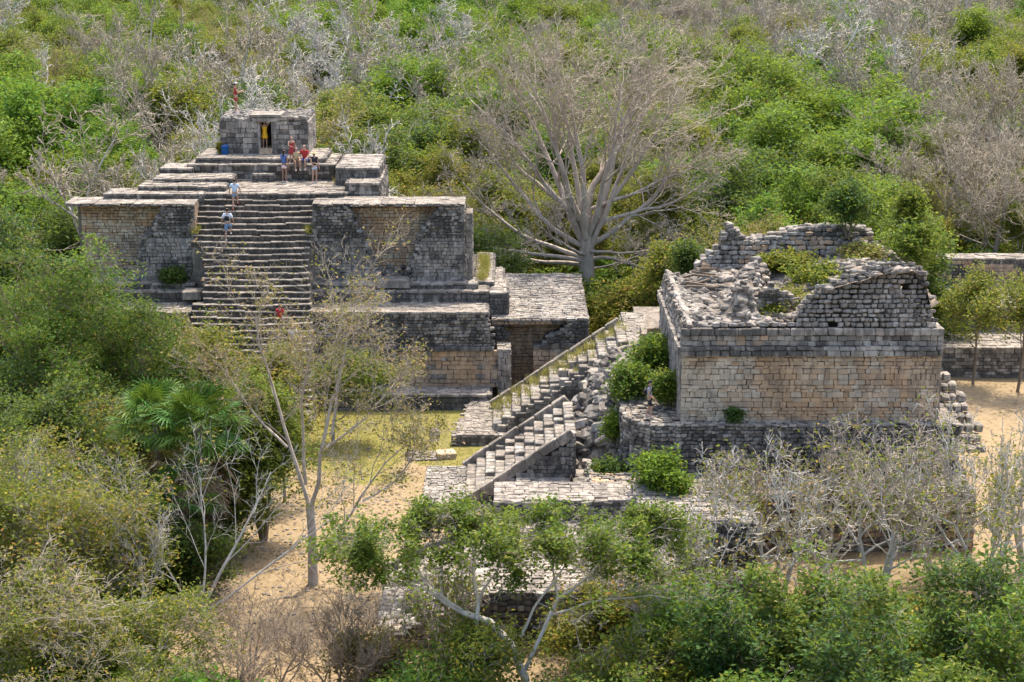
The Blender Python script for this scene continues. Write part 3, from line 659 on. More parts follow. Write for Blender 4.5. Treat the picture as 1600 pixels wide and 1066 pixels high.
# rear wall, upright, with a broken crest and a spike of masonry at the left
YR = 84.6
crest = [(1095,418),(1118,398),(1128,385),(1136,362),(1142,356),(1150,362),(1158,374),(1170,378),(1200,377),(1235,366),(1255,361),(1300,359),(1340,360),(1362,364),(1370,380),(1372,414),(1400,440)]
cr = lerp_profile([(Xp(p, YR, 11.5), Zy(q, YR)) for p, q in crest]); xr0, xr1 = Xp(1090, YR, 11), Xp(1400, YR, 11)
ms.wall((xr0, YR, z4-.6), (1,0,0), xr1-xr0, 4.5, choose('grey','brown','white','dark','grey', seed=19), N=(0,-.985,.17), Vd=(0,.17,.985), rough=True, ch=(.17,.26), bw=(.24,.5),
        mask=lambda u, v: v + z4-.6 < cr(xr0+u) + .1*nC(u*6))
x = xr0
while x < xr1-.2:
    top = cr(x+.15); core.box(x, x+.3, YR+.2+.18*max(0, top-z4+.6), YR+1.5, z4-.6, top-.14); 
    for q in range(3): ms.stone((x+.15, YR+.5+q*.35, top-.05+rr.uniform(-.05,.06)), (Vector((1,0,0)), Vector((0,1,0)), Vector((0,0,1))), (rr.uniform(.26,.42), .36, .24), rr.choice(['grey','white','pale','dark']), True, rr, .2) if q else None
    x += .3
core.build('rubble_core', M['mortar'], tmp); ms.finish(tmp)
# fallen timbers on the roof, left
for i in range(9):
    a = random.Random(i+3); b = MB(); x, y = xT0+1.2+a.random()*1.6, YTb-4.5+a.random()*2.4; zz = roof_h(x, y)+.15+.07*(i%3)
    b.box(-.75, .75, -.05, .05, -.05, .05); me = b.build('tmp', M['bark_brown']); me.name = 'fallen_timber'
    me.parent = tmp; me.location = Vector((x, y, zz)) - tmp.location; me.rotation_euler = (0, a.uniform(-.2,.2), a.uniform(-.5,.7))

# ================================================================== TERRACES carrying the temple
ter = tag(empty('temple_terrace', (12, 78, 0)), 'dark rough stone terrace wall the ruined temple stands on', 'terrace')
ms = Masonry(); core = MB()
xe = Xp(985, 75, 4)
edge = [(xe+.15, 83.5), (xe-.25, 80), (xe-.2, 76.6), (xe+.2, 75.5), (xe+.9, 74.95), (Xp(1500, 74.9, 4), 74.9)]
core.prism([(x+.15 if i < 3 else x, y+.12) for i, (x, y) in enumerate(edge)] + [(Xp(1500, 74.9, 4), 98), (6.9, 98), (6.9, 83.5)], -.2, zP-.05)
for (a, b), (c, d) in zip(edge, edge[1:]):
    L_ = math.hypot(c-a, d-b); nn = Vector((d-b, -(c-a), 0)).normalized()
    ms.wall((a, b, 2.3 if b < 78 else 0), (c-a, d-b, 0), L_, zP-(2.3 if b < 78 else 0), choose('dark','dark','grey','dark','white', seed=int(L_*10)), N=nn, rough=True, ch=(.15,.25), bw=(.2,.42), proud=.06)
ms.top(xe+.1, xT0+.1, 75.3, 83.0, zP, choose('grey','pale','dark', seed=3), (.3,.6), rough=True, gap=.08)
ms.top(xT0, Xp(1500, 74.9, 4), 74.8, YT+.1, zP, 'grey', (.3,.5), rough=True)
# rubble wall between the upper landing and the temple
ms.wall((Xp(1000, 86, 5), 86.0, zP), (1,0,0), 1.7, 1.9, choose('grey','brown','dark', seed=33), N=(0,-1,0), rough=True, ch=(.17,.27), bw=(.22,.45), mask=lambda u, v: v < 1.7-.25*abs(u-.9)); core.box(Xp(1000,86,5)+.1, Xp(1000,86,5)+1.6, 86.1, 88, zP, zP+1.35)
# second, lower terrace reaching toward the viewer
zT2 = 2.72; yT2 = 72.3
xa2, xb2 = Xp(925, 73, 2.5), Xp(1520, 73, 2.5)
core.box(xa2+.1, xb2, yT2+.1, 75.3, -.2, zT2-.05)
ms.wall((xa2, yT2, 0), (1,0,0), xb2-xa2, zT2, choose('grey','brown','white','dark', seed=41), N=(0,-1,0), rough=True, ch=(.18,.28), bw=(.25,.5)); ms.wall((xa2, 76.6, 0), (0,-1,0), 4.3, zT2, 'grey', N=(-1,0,0), rough=True)
ms.top(xa2, xb2, yT2, 75.0, zT2, choose('pale','tan','pale','grey', seed=3), (.3,.6), gap=.07)
# ledge in front of the nearer staircase
core.box(.3, xa2+.2, 76.7, 78.2, -.1, 1.5); ms.wall((.2, 76.6, 0), (1,0,0), xa2-.2, 1.45, choose('dark','brown','grey', seed=22), N=(0,-1,0), ch=(.2,.3)); ms.top(.2, xa2+.1, 76.6, 78.2, 1.55, 'white', (.35,.6)); ms.wall((.2,78.2,0),(0,-1,0),1.6,1.5,'dark',N=(-1,0,0))
core.build('rubble_core', M['mortar'], ter); ms.finish(ter)
# slope of fallen boulders above the nearer staircase
bs = tag(empty('boulder_slope', (4, 84, 1)), 'slope of tumbled grey boulders between the two staircases and the bushes', 'rubble')
ms = Masonry(); nF = rnoise(5)
def slope_h(x, y):
    xtop = xe + .1; a = sm(2.6 + .25*(y-84)*.2, xtop+.5, x); return 2.9 + a*2.2 + .15*nF(x*2+y) if y < 86.5 else 3.2+a*2.0
gx = np.linspace(1.9, xe+1.9, 26); gy = np.linspace(76.9, 87.9, 44); V = []
def sh(x, y):
    h = slope_h(x, y); k = sm(2.0, 3.2, x - max(0, (y-83.4))*.28); h = .3 + (h-.3)*k; g_ = sm(77.4, 80.8, y) if x > 2.9 else 1; return 1.35 + (h-1.35)*g_ if x > 2.9 else h
for yy in gy:
    for xx in gx: V.append((xx-4, yy-84, sh(xx, yy)-1-.25))
Fq = [(j*26+i, j*26+i+1, (j+1)*26+i+1, (j+1)*26+i) for j in range(43) for i in range(25)]
put('rubble_bed', fast_mesh('rubble_bed', V, [Fq], [M['soil']]), bs)
for i in range(900):
    x, y = rr.uniform(2.6, xe+1.3), rr.uniform(77.3, 87.8); s_ = rr.choice([.18,.25,.35,.45,.6])*rr.uniform(.8,1.2)
    if x > 5.6 and y < 84: continue
    if x < 2.9 + max(0, y-83.4)*.3 and not (x > 2.3 and y < 83): continue
    if y < 79.5 and rr.random() < .6: continue
    ms.stone((x, y, sh(x, y)-.15+s_*.12), (Vector((1,0,0)), Vector((0,1,0)), Vector((0,0,1))), (s_*1.3, s_, s_*.7), rr.choice(['white','grey','dark','grey','dark']), True, rr, .35)
ms.finish(bs, name='boulder')

# ================================================================== LOW PLATFORM with a third stair, near the viewer under the trees
lp = tag(empty('low_platform', (3, 67, 0)), 'low ruined platform with a slanting stone stair half hidden by the flat topped tree', 'platform')
ms = Masonry(); core = MB()
Ya, Yb = 62.6, 69.5; x3 = Xp(585, Ya, 0)
side_stair(x3, 0, 8, .27, .55, Ya, Yb, lp, {(2,4),(4,7),(5,3),(3,9)}, 41, mats=('grey','pale','white','dark'), ramp_far=True)
xp0 = x3 + 8*.55; zp3 = 2.16
core.box(xp0, Xp(1060, 66, 2), Ya+.1, Yb+1.5, -.2, zp3-.04); core.box(Xp(1000, 68, 3)+.1, Xp(1180, 68, 3)-.1, 67.1, 72.5, -.2, 3.3)
flank(ms, core, x3, 0, 8, .27, .55, Ya-.3, choose('dark','grey', seed=4), 3)
ms.wall((xp0, Ya, 0), (1,0,0), Xp(1060,66,2)-xp0, zp3, choose('grey','dark','white', seed=6), N=(0,-1,0), rough=True)
ms.top(xp0, Xp(1060, 66, 2), Ya, Yb+1.4, zp3, choose('pale','grey','white', seed=3), (.35,.7), gap=.05)
ms.wall((xp0+.1, Yb+.8, zp3), (1,0,0), Xp(1000,68,3)-xp0, .9, choose('dark','grey', seed=7), N=(0,-1,0), rough=True); core.box(xp0+.2, Xp(1000,68,3), Yb+.9, Yb+3.2, 0, zp3+.85); ms.top(xp0+.1, Xp(1000,68,3), Yb+.8, Yb+3.2, zp3+.9, 'grey', (.35,.6))
ms.wall((Xp(1000,68,3), 67.0, 0), (1,0,0), Xp(1180,68,3)-Xp(1000,68,3), 3.35, choose('grey','dark','pale', seed=9), N=(0,-1,0), rough=True)
ms.top(Xp(1000,68,3), Xp(1180,68,3), 67, 72.2, 3.35, choose('pale','grey','white', seed=5), (.35,.7), gap=.05)
ms.wall((Xp(1000,68,3), 72.4, 1.5), (0,-1,0), 5.4, 1.85, 'grey', N=(-1,0,0), rough=True)
core.build('rubble_core', M['mortar'], lp); ms.finish(lp)

# ================================================================== FAR PLATFORM right of the temple
fp = tag(empty('walled_platform', (29, 104, 0)), 'two level walled platform behind the ruined temple at the right, grey wall above tan earth', 'platform')
ms = Masonry(); core = MB()
Yf = 101.0; zf = Zy(543, Yf); a, b = Xp(1440, Yf, 1), Xp(1700, Yf, 1)
tier(ms, core, a, b, Yf, 106, -.1, zf, choose('grey','dark','grey', seed=5), 'pale', bw=(.35,.6))
z5 = Zy(480, 105); tier(ms, core, Xp(1420,105,3), b, 105, 112, zf-.2, z5, choose('brown','dark','tan', seed=6), 'pale')
z6 = Zy(404, 111); tier(ms, core, Xp(1440,111,5), b, 111, 112.6, z5-.2, z6, choose('brown','dark', seed=6), 'pale')
core.build('rubble_core', M['mortar'], fp); ms.finish(fp)
# steps going down behind the temple's right corner
bk = tag(empty('back_steps', (Xp(1485, 80, 4), 80, 0)), 'short broken stone steps descending at the right corner of the ruined temple', 'steps')
for i in range(8):
    mq = Masonry(); x0 = xT1+.1+.14*i; z = zP-.15+1.1-.36*i; yy = 79.5-i*.45
    w_ = 0
    while w_ < 1.3:
        s_ = rr.uniform(.3,.5); mq.stone((x0+w_+s_/2, yy, z), (Vector((1,0,0)), Vector((0,1,0)), Vector((0,0,1))), (s_, .7, .36), rr.choice(['pale','white','dark']), True, rr, .04); w_ += s_
    Vs, Fs, b0 = [], [], 0
    for px, c, R, size, mat, k in mq.st:
        V_, F_ = (SHAPES+ROUGH)[k]; Vs.append((V_*np.array(size)) @ np.array(R).T + np.array(Vector(c)-origin(bk))); Fs.append(F_+b0); b0 += len(V_)
    put('step', fast_mesh('step', np.concatenate(Vs), [np.concatenate(Fs)], [M['pale' if i % 3 else 'grey']]), bk)
cb = MB(); cb.prism([(xT1+.05, 76), (xT1+1.6, 76), (xT1+2.2, 90), (xT1+.05, 90)], 0, 2.4); cb.prism([(xT1+.05, 79.5), (xT1+1.25, 79.5), (xT1+1.4, 90), (xT1+.05, 90)], 2.4, zP+.5); cb.build('rubble_core', M['soil'], bk)

# ================================================================== STONES ON THE LAWN
def slab(name, px, py, w, d, h, rz, mat, label, cat, k=2, tilt=0):
    x, y, _ = G(px, py, 0); me = fast_mesh(name, (SHAPES+ROUGH)[k][0]*np.array((w, d, h)), [(SHAPES+ROUGH)[k][1]], [M[mat]])
    o = put(name, me); o.location = (x, y, h/2+.02); o.rotation_euler = (tilt, 0, rz); return tag(o, label, cat)
slab('stone_slab', 697, 716, .95, .7, .35, .2, 'tan', 'tilted rectangular stone slab lying alone on the green lawn', 'stone', tilt=.12)
slab('round_altar', 679, 686, .5, .45, .55, .1, 'grey', 'short upright stone stump on the yellow lawn left of the far staircase', 'stone', k=9)
pv = tag(empty('sunken_paving', G(662, 714, 0)), 'flat worn patch of pale paving stones sunk in the lawn', 'paving'); ms = Masonry()
ms.top(pv.location.x-.85, pv.location.x+.8, pv.location.y-.75, pv.location.y+.7, .06, 'pale', (.25,.5), gap=.05); ms.finish(pv)

# ================================================================== TREES: generator
def nrm(v):
    l = math.sqrt(v[0]*v[0]+v[1]*v[1]+v[2]*v[2]) or 1; return (v[0]/l, v[1]/l, v[2]/l)
def perp(d, a):
    """unit vector at azimuth a round direction d"""
    x = (1,0,0) if abs(d[0]) < .8 else (0,1,0)
    u = nrm((d[1]*x[2]-d[2]*x[1], d[2]*x[0]-d[0]*x[2], d[0]*x[1]-d[1]*x[0])); w = (d[1]*u[2]-d[2]*u[1], d[2]*u[0]-d[0]*u[2], d[0]*u[1]-d[1]*u[0])
    c, s = math.cos(a), math.sin(a); return (u[0]*c+w[0]*s, u[1]*c+w[1]*s, u[2]*c+w[2]*s)
def grow(r, p, d, L, rad_, lev, P, out, tips):
    top = len(P['n']); seg = P['seg'][lev]; wig = P['wig'][lev]; up = P['up'][lev]
    pts = [p]; rads = [rad_]; r1 = rad_*P.get('taper', .35); dirs = [d]
    for i in range(seg):
        d = nrm((d[0]+r.gauss(0, wig), d[1]+r.gauss(0, wig), d[2]+r.gauss(0, wig)+up)); st = L/seg
        p = (p[0]+d[0]*st, p[1]+d[1]*st, p[2]+d[2]*st); pts.append(p); rads.append(rad_+(r1-rad_)*(i+1)/seg); dirs.append(d)
    out.append((pts, rads, lev))
    if lev >= top: tips.append((p, d)); return
    n = P['n'][lev]; t0 = P['t0'][lev]; az = r.uniform(0, 6.28)
    for k in range(n):
        t = t0 + (1-t0)*(k+r.uniform(.2, .9))/n; t = min(t, .999); f = t*seg; i = int(f); f -= i
        q = tuple(pts[i][j]+(pts[i+1][j]-pts[i][j])*f for j in range(3)); dd = dirs[i+1]
        az += 2.4 + r.gauss(0, .4); e = perp(dd, az); an = P['ang'][lev]*r.uniform(.7, 1.25)*(1.1-.35*t)
        c, s = math.cos(an), math.sin(an); nd = nrm((dd[0]*c+e[0]*s, dd[1]*c+e[1]*s, dd[2]*c+e[2]*s))
        ll = L*P['lr'][lev]*r.uniform(.5, 1.35)*(1.15-.45*t); rr_ = rads[i]*P['rr'][lev]*r.uniform(.8, 1.05)
        grow(r, q, nd, ll, max(rr_, P['rmin']), lev+1, P, out, tips)
    if P.get('lead', True): tips.append((p, d))
def tubes(lines):
    """polylines -> tapered tubes; grouped by length so numpy does the work"""
    Vs, Fs, b = [], [], 0; grp = {}
    for pts, rads, lev in lines:
        k = 7 if lev == 0 else 5 if lev == 1 else 3; grp.setdefault((len(pts), k), []).append((pts, rads))
    for (n, k), L in grp.items():
        Pn = np.array([l[0] for l in L]); Rn = np.array([l[1] for l in L]); m = len(L)
        T = np.gradient(Pn, axis=1); T /= np.linalg.norm(T, axis=2, keepdims=True)+1e-9
        ref = np.where(np.abs(T[:, :1, 2:3]) < .8, np.array([[[0, 0, 1.]]]), np.array([[[1., 0, 0]]]))
        U = np.cross(T, np.broadcast_to(ref, T.shape)); U /= np.linalg.norm(U, axis=2, keepdims=True)+1e-9; Wv = np.cross(T, U)
        a = np.arange(k)*2*np.pi/k
        ring = Pn[:, :, None, :] + Rn[:, :, None, None]*(U[:, :, None, :]*np.cos(a)[None, None, :, None] + Wv[:, :, None, :]*np.sin(a)[None, None, :, None])
        Vs.append(ring.reshape(-1, 3)); idx = (np.arange(m*n*k).reshape(m, n, k)) + b
        A = idx[:, :-1, :]; Bq = idx[:, 1:, :]; A2 = np.roll(A, -1, 2); B2 = np.roll(Bq, -1, 2)
        Fs.append(np.stack([A, A2, B2, Bq], -1).reshape(-1, 4)); b += m*n*k
    return np.concatenate(Vs), np.concatenate(Fs)
def leaves(seed, tips, per, spread, size, droop=.3, flat=.6, aspect=.5, face=None):
    g = np.random.default_rng(seed); T = np.array([t[0] for t in tips]); T = np.repeat(T, per, 0); n = len(T)
    C = T + g.normal(0, spread, (n, 3))*np.array([1, 1, flat])
    d = g.normal(0, 1, (n, 3)); d[:, 2] = d[:, 2]*.5 - droop; d /= np.linalg.norm(d, axis=1, keepdims=True)
    nn = g.normal(0, .6, (n, 3)); nn[:, 2] += .9; s = np.cross(d, nn); s /= np.linalg.norm(s, axis=1, keepdims=True)+1e-9
    up = np.cross(s, d); L = (size*g.uniform(.65, 1.3, n))[:, None]; w = L*aspect
    V = np.stack([C-d*L*.5, C+s*w*.5+up*L*.08-d*L*.05, C+d*L*.5, C-s*w*.5+up*L*.08-d*L*.05], 1).reshape(-1, 3)
    return V, np.arange(n*4).reshape(-1, 4)
def fit(lines, tips, H, Rw, z_keep=0):
    """scale a grown tree to height H and crown radius Rw"""
    Z = max(p[2] for l in lines for p in l[0]); rx = np.array([math.hypot(p[0], p[1]) for p, d in tips]); q = np.quantile(rx, .93)
    sx, sz = Rw/q, H/Z
    f = lambda p: (p[0]*sx, p[1]*sx, p[2]*sz)
    return [([f(p) for p in a], b, c) for a, b, c in lines], [(f(p), d) for p, d in tips]
PRE = {
 'broad': dict(n=[7,6,5,5], seg=[6,6,5,3,2], wig=[.10,.17,.2,.22,.25], up=[.05,.07,.05,.02,0], ang=[.95,.85,.85,.8], t0=[.35,.22,.2,.2], lr=[.8,.62,.55,.5], rr=[.55,.55,.5,.5], rmin=.012, L=5, r=.2),
 'spread': dict(n=[6,7,6,4], seg=[5,6,5,3,2], wig=[.10,.16,.2,.25,.3], up=[.0,.05,.08,.05,0], ang=[1.0,.8,.8,.8], t0=[.45,.35,.3,.2], lr=[1.0,.55,.5,.45], rr=[.6,.5,.5,.5], rmin=.012, L=4, r=.2),
 'twiggy': dict(n=[7,7,6,5], seg=[6,6,5,4,3], wig=[.09,.15,.2,.24,.28], up=[.03,.08,.09,.06,.03], ang=[.8,.75,.75,.75], t0=[.35,.3,.25,.15], lr=[.75,.55,.5,.45], rr=[.55,.5,.48,.5], rmin=.010, L=5, r=.2),
 'shrub': dict(n=[6,6,5], seg=[3,4,3,2], wig=[.2,.2,.25,.3], up=[.1,.1,.05,0], ang=[.8,.75,.8], t0=[.1,.2,.15], lr=[.8,.55,.5], rr=[.6,.5,.5], rmin=.008, L=1.4, r=.06),
}
def plant_meshes(seed, kind, H, Rw, trunk_r, bark, leaf=None, per=6, spread=.3, size=.2, twig=None, n=None, stems=1, lean=(0, 0), droop=.3, flat=.6, aspect=.5, thin=1.0, maxtips=None, fine=False, **kw):
    r = random.Random(seed); P = dict(PRE[kind]); P.update(kw)
    if n: P['n'] = n
    out, tips = [], []
    for s_ in range(stems):
        a = 6.28*s_/stems + r.random(); k = .0 if stems == 1 else .35
        grow(r, (math.cos(a)*.12*(stems > 1), math.sin(a)*.12*(stems > 1), -.1), nrm((lean[0]+math.cos(a)*k, lean[1]+math.sin(a)*k, 1)), P['L'], P['r'], 0, P, out, tips)
    sc_r = trunk_r/P['r']; rmin = P['rmin']
    out, tips = fit(out, tips, H*.97, Rw)
    out = [(a, [max(x*sc_r, rmin*.6) for x in b], c) for a, b, c in out]
    V, Fc = tubes([o for o in out if not (twig and o[2] >= 2)]); trunk = fast_mesh('trunk', V, [Fc], [M[bark]], smooth=True); crown = None; tw = None
    if twig:
        tl = [o for o in out if o[2] >= 2]
        if thin < 1: tl = [o for o in tl if r.random() < thin or o[2] < 3]
        V, Fc = tubes(tl); tw = fast_mesh('twigs', V, [Fc], [M[twig]], smooth=True)
    if fine: size *= 1.05
    else: size *= 1.35; per = max(1, round(per*.75))
    if leaf:
        if maxtips and len(tips) > maxtips: tips = r.sample(tips, maxtips)
        V, Fc = leaves(seed, tips, per, spread, size, droop, flat, aspect); crown = fast_mesh('crown', V, [Fc], [M[leaf]])
    return trunk, tw, crown
def plant(meshes, name, label, cat, loc, rz=0, sc=1, group=None, szz=None):
    t = tag(empty(name, loc), label, cat, group); t.rotation_euler[2] = rz; t.scale = (sc, sc, sc if szz is None else szz)
    for nme, me in zip(('trunk', 'twigs', 'crown'), meshes):
        if me: put(nme, me, t)
    return t

# ------------------------------------------------------------------ forest stock
FS = {}
def stock(key, *a, **k): FS[key] = plant_meshes(*a, fine=True, **k)
for i in range(3): stock(('bright', i), 100+i, 'broad', 9.2+i*.5, 3.2, .2, 'bark_brown', 'leaf_bright', per=11, spread=.42, size=.27, n=[8,6,5,4], twig=None)
for i in range(3): stock(('mid', i), 110+i, 'broad', 8.6+i*.6, 3.1, .18, 'bark_brown', 'leaf_mid', per=10, spread=.4, size=.25, n=[8,6,5,4])
for i in range(2): stock(('dark', i), 120+i, 'broad', 8.6+i, 3.0, .2, 'bark_brown', 'leaf_dark', per=10, spread=.38, size=.25, n=[8,6,5,4])
for i in range(3): stock(('olive', i), 130+i, 'twiggy', 8.4+i*.4, 3.2, .15, 'bark_grey', 'leaf_olive', per=6, spread=.34, size=.19, n=[8,6,5,5], twig='twig_kapok', rmin=.014)
for i in range(2): stock(('khaki', i), 140+i, 'twiggy', 8.2+i*.4, 3.3, .15, 'bark_grey', 'leaf_khaki', per=3, spread=.3, size=.16, n=[8,7,5,5], twig='twig_kapok')
for i in range(3): stock(('bare', i), 150+i, 'spread', 11.5+i*.8, 4.8, .30, 'bark_pale', None, n=[7,7,6,5], twig='bark_pale' if i == 0 else 'twig_kapok', rmin=.022)
for i in range(2): stock(('haze', i), 160+i, 'twiggy', 10.5+i, 4.8, .22, 'bark_grey', None, n=[9,8,7,7], twig='twig_kapok', rmin=.018)

# which kind grows where (places found from the survey bearings of the crowns)
PATCH = [ # px, py, rx, ry, kind
 (1000, 30, 190, 50, 'haze'), (1290, 80, 130, 70, 'bare'), (1440, 60, 110, 80, 'bare'), (1500, 250, 110, 80, 'haze'), (560, 110, 150, 55, 'bare'), (420, 170, 110, 50, 'bare'),
 (330, 65, 110, 30, 'khaki'), (30, 150, 70, 70, 'khaki'), (180, 110, 110, 45, 'khaki'), (140, 40, 80, 30, 'mid'), (230, 60, 50, 50, 'mid'),
 (640, 40, 170, 70, 'bright'), (900, 60, 60, 40, 'mid'), (1180, 150, 120, 60, 'mid'), (1330, 260, 120, 80, 'bright'), (1230, 210, 90, 50, 'bright'), (60, 210, 140, 50, 'bright'), (690, 160, 90, 60, 'mid'), (800, 130, 60, 80, 'mid'), (670, 270, 110, 50, 'olive'),
 (560, 250, 90, 60, 'olive'), (1080, 330, 140, 80, 'olive'), (1000, 400, 80, 70, 'olive'), (1560, 130, 60, 60, 'olive'), (800, 380, 90, 60, 'dark'), (880, 400, 60, 60, 'dark'), (640, 215, 80, 30, 'dark'), (1540, 330, 80, 60, 'olive'), (1250, 300, 100, 50, 'mid')]
TONE = dict(bright='bright green', mid='mid green', dark='dark green', olive='olive', khaki='dry khaki', bare='leafless pale', haze='leafless brown-twigged')
rf_ = random.Random(77)
def kind_at(px, py):
    w = {'mid': .26, 'olive': .46, 'bright': .22, 'khaki': .20, 'dark': .08, 'haze': .06, 'bare': .07}
    for x, y, rx, ry, k in PATCH:
        d = ((px-x)/rx)**2 + ((py-y)/ry)**2
        if d < 1.6: w[k] = w.get(k, 0) + (1.7 if k in ('haze', 'bare') else 2.6)*math.exp(-d)
    t = rf_.random()*sum(w.values())
    for k, v in w.items():
        t -= v
        if t <= 0: return k
def zone(px, Y):
    where = ''
    for lim, w in ((110, 'the left edge of the forest'), (250, 'the pyramid left end'), (345, 'the shrine left corner'), (480, 'the shrine'), (600, 'the pyramid right shoulder'), (730, 'the gap left of the kapok'), (860, 'the kapok left limbs'), (990, 'the kapok trunk'), (1110, 'the kapok right limbs'), (1250, 'the temple left half'), (1390, 'the temple right half'), (1500, 'the far walled platform'), (9999, 'the far platform right end')):
        if px < lim: where = w; break
    return ('close behind ' if Y < 118 else 'behind ' if Y < 132 else 'well behind ' if Y < 150 else 'far behind ' if Y < 172 else 'very far behind ') + where
KAP = (Xp(916, 116, 4), 116.0)
def clear(x, y):
    if -31 < x < -2 and y < 113: return False
    if y < 111 and x < 8: return False
    if 20 < x and y < 119: return False
    if math.hypot(x-KAP[0], y-KAP[1]) < 5.5 or (-4 < x-KAP[0] < 7.5 and y < 118): return False
    if -20 < x < -9 and y < 121: return False
    if -36 < x < -23 and y < 113.5: return False
    return True
far_pts = []; ntree = 0; y = 104.0
while y < 430:
    st = 4.7 + (y-104)*.006; half = (y*.305)+9; x = -half + rf_.uniform(0, st)
    while x < half:
        X_, Y_ = x + rf_.uniform(-1.6, 1.6), y + rf_.uniform(-1.6, 1.6); x += st
        if not clear(X_, Y_): continue
        if X_ < 27 and X_ > 8 and Y_ < 112 and rf_.random() < .35: continue
        px, py = PXY(X_, Y_, 7.5); k = kind_at(px, py)
        if k in ('haze', 'bare') and rf_.random() < .12: k = 'olive'
        sc = rf_.choice([.85,.95,1,1.05,1.15,1.3])*rf_.uniform(.92,1.08)*(1.0 if k not in ('haze', 'bare') else 1.1)
        if Y_ < 135: sc = min(sc, 1.08)
        if Y_ < 122 and k not in ('haze', 'bare'): sc *= .78
        far_pts.append((Y_, X_, k, sc, px, py))
    y += st*.86
far_pts.sort()
near_f = [f for f in far_pts if f[0] < 400][:285]; rest_f = far_pts[len(near_f):]
keys = {k: [q for q in FS if q[0] == k] for k in TONE}
named = {}
for Y_, X_, k, sc, px, py in near_f:
    z_ = 'tall ' if sc > .98 else 'low ' if sc < .72 else ''
    named.setdefault((z_+TONE[k]+' tree', zone(px, Y_)), []).append((px, Y_, X_, k, sc))
ORD = ['first', 'second', 'third', 'fourth', 'fifth', 'sixth', 'seventh', 'eighth', 'ninth', 'tenth']
for (what, wh), L_ in named.items():
    L_.sort()
    for i, (px, Y_, X_, k, sc) in enumerate(L_):
        pos = '' if len(L_) == 1 else (', left one of two' if i == 0 else ', right one of two') if len(L_) == 2 else ', %s from the left' % ORD[i]
        plant(FS[rf_.choice(keys[k])], 'bare_tree' if k in ('haze', 'bare') else 'broadleaf_tree', what+' '+wh+pos, 'tree', (X_, Y_, 0), rf_.uniform(0, 6.28), sc*rf_.uniform(.9, 1.25), 'trees of the forest behind the ruins', sc*rf_.uniform(.85, 1.1))
# the far wood: one mass, trees set by geometry nodes
def far_mass(name, pts, label, src):
    me = bpy.data.meshes.new(name); me.from_pydata([(p[0], p[1], p[2]) for p in pts], [], [])
    for nme, ix in (('rz', 3), ('sc', 4)):
        a = me.attributes.new(nme, 'FLOAT', 'POINT'); a.data.foreach_set('value', [p[ix] for p in pts])
    a = me.attributes.new('which', 'INT', 'POINT'); a.data.foreach_set('value', [int(p[5]) for p in pts])
    col = bpy.data.collections.new(name + '_kinds')
    for i, mm in enumerate(src):
        o = bpy.data.objects.new('%02d_kind' % i, mm); col.objects.link(o)
    ng = bpy.data.node_groups.new(name, 'GeometryNodeTree'); ng.interface.new_socket('Geometry', in_out='INPUT', socket_type='NodeSocketGeometry'); ng.interface.new_socket('Geometry', in_out='OUTPUT', socket_type='NodeSocketGeometry')
    N = ng.nodes.new; L = ng.links.new
    gi, go, ci, iop = N('NodeGroupInput'), N('NodeGroupOutput'), N('GeometryNodeCollectionInfo'), N('GeometryNodeInstanceOnPoints')
    ci.inputs['Collection'].default_value = col; ci.inputs['Separate Children'].default_value = True; ci.inputs['Reset Children'].default_value = True
    iop.inputs['Pick Instance'].default_value = True
    def attr(n_, t):
        a = N('GeometryNodeInputNamedAttribute'); a.data_type = t; a.inputs[0].default_value = n_
        return a.outputs[0]
    cx = N('ShaderNodeCombineXYZ'); L(attr('rz', 'FLOAT'), cx.inputs[2]); sx = N('ShaderNodeCombineXYZ'); so_ = attr('sc', 'FLOAT')
    for i in range(3): L(so_, sx.inputs[i])
    L(gi.outputs[0], iop.inputs['Points']); L(ci.outputs[0], iop.inputs['Instance']); L(attr('which', 'INT'), iop.inputs['Instance Index']); L(cx.outputs[0], iop.inputs['Rotation']); L(sx.outputs[0], iop.inputs['Scale'])
    L(iop.outputs[0], go.inputs[0])
    o = put(name, me); md = o.modifiers.new('trees', 'NODES'); md.node_group = ng; tag(o, label, kind='stuff'); return o
def join_meshes(ms_):
    V, Fq, mats, mi, b = [], [], [], [], 0
    for m in ms_:
        if not m: continue
        v = np.empty(len(m.vertices)*3, np.float32); m.vertices.foreach_get('co', v); v = v.reshape(-1, 3); f = np.empty(len(m.loops), np.int32); m.loops.foreach_get('vertex_index', f); f = f.reshape(-1, 4)
        V.append(v); Fq.append(f+b); b += len(v); mats.append(m.materials[0]); mi += [len(mats)-1]*len(f)
    return fast_mesh('kind', np.concatenate(V), [np.concatenate(Fq)], mats, mi)
src_keys = [q for q in FS]; src = [join_meshes(FS[q]) for q in src_keys]
pts = []
for Y_, X_, k, sc, px, py in rest_f:
    pts.append((X_, Y_, 0, rf_.uniform(0, 6.28), sc*1.05, src_keys.index(rf_.choice(keys[k]))))
far_mass('distant_forest', pts, 'mixed green and leafless forest filling the view beyond the ruins', src)
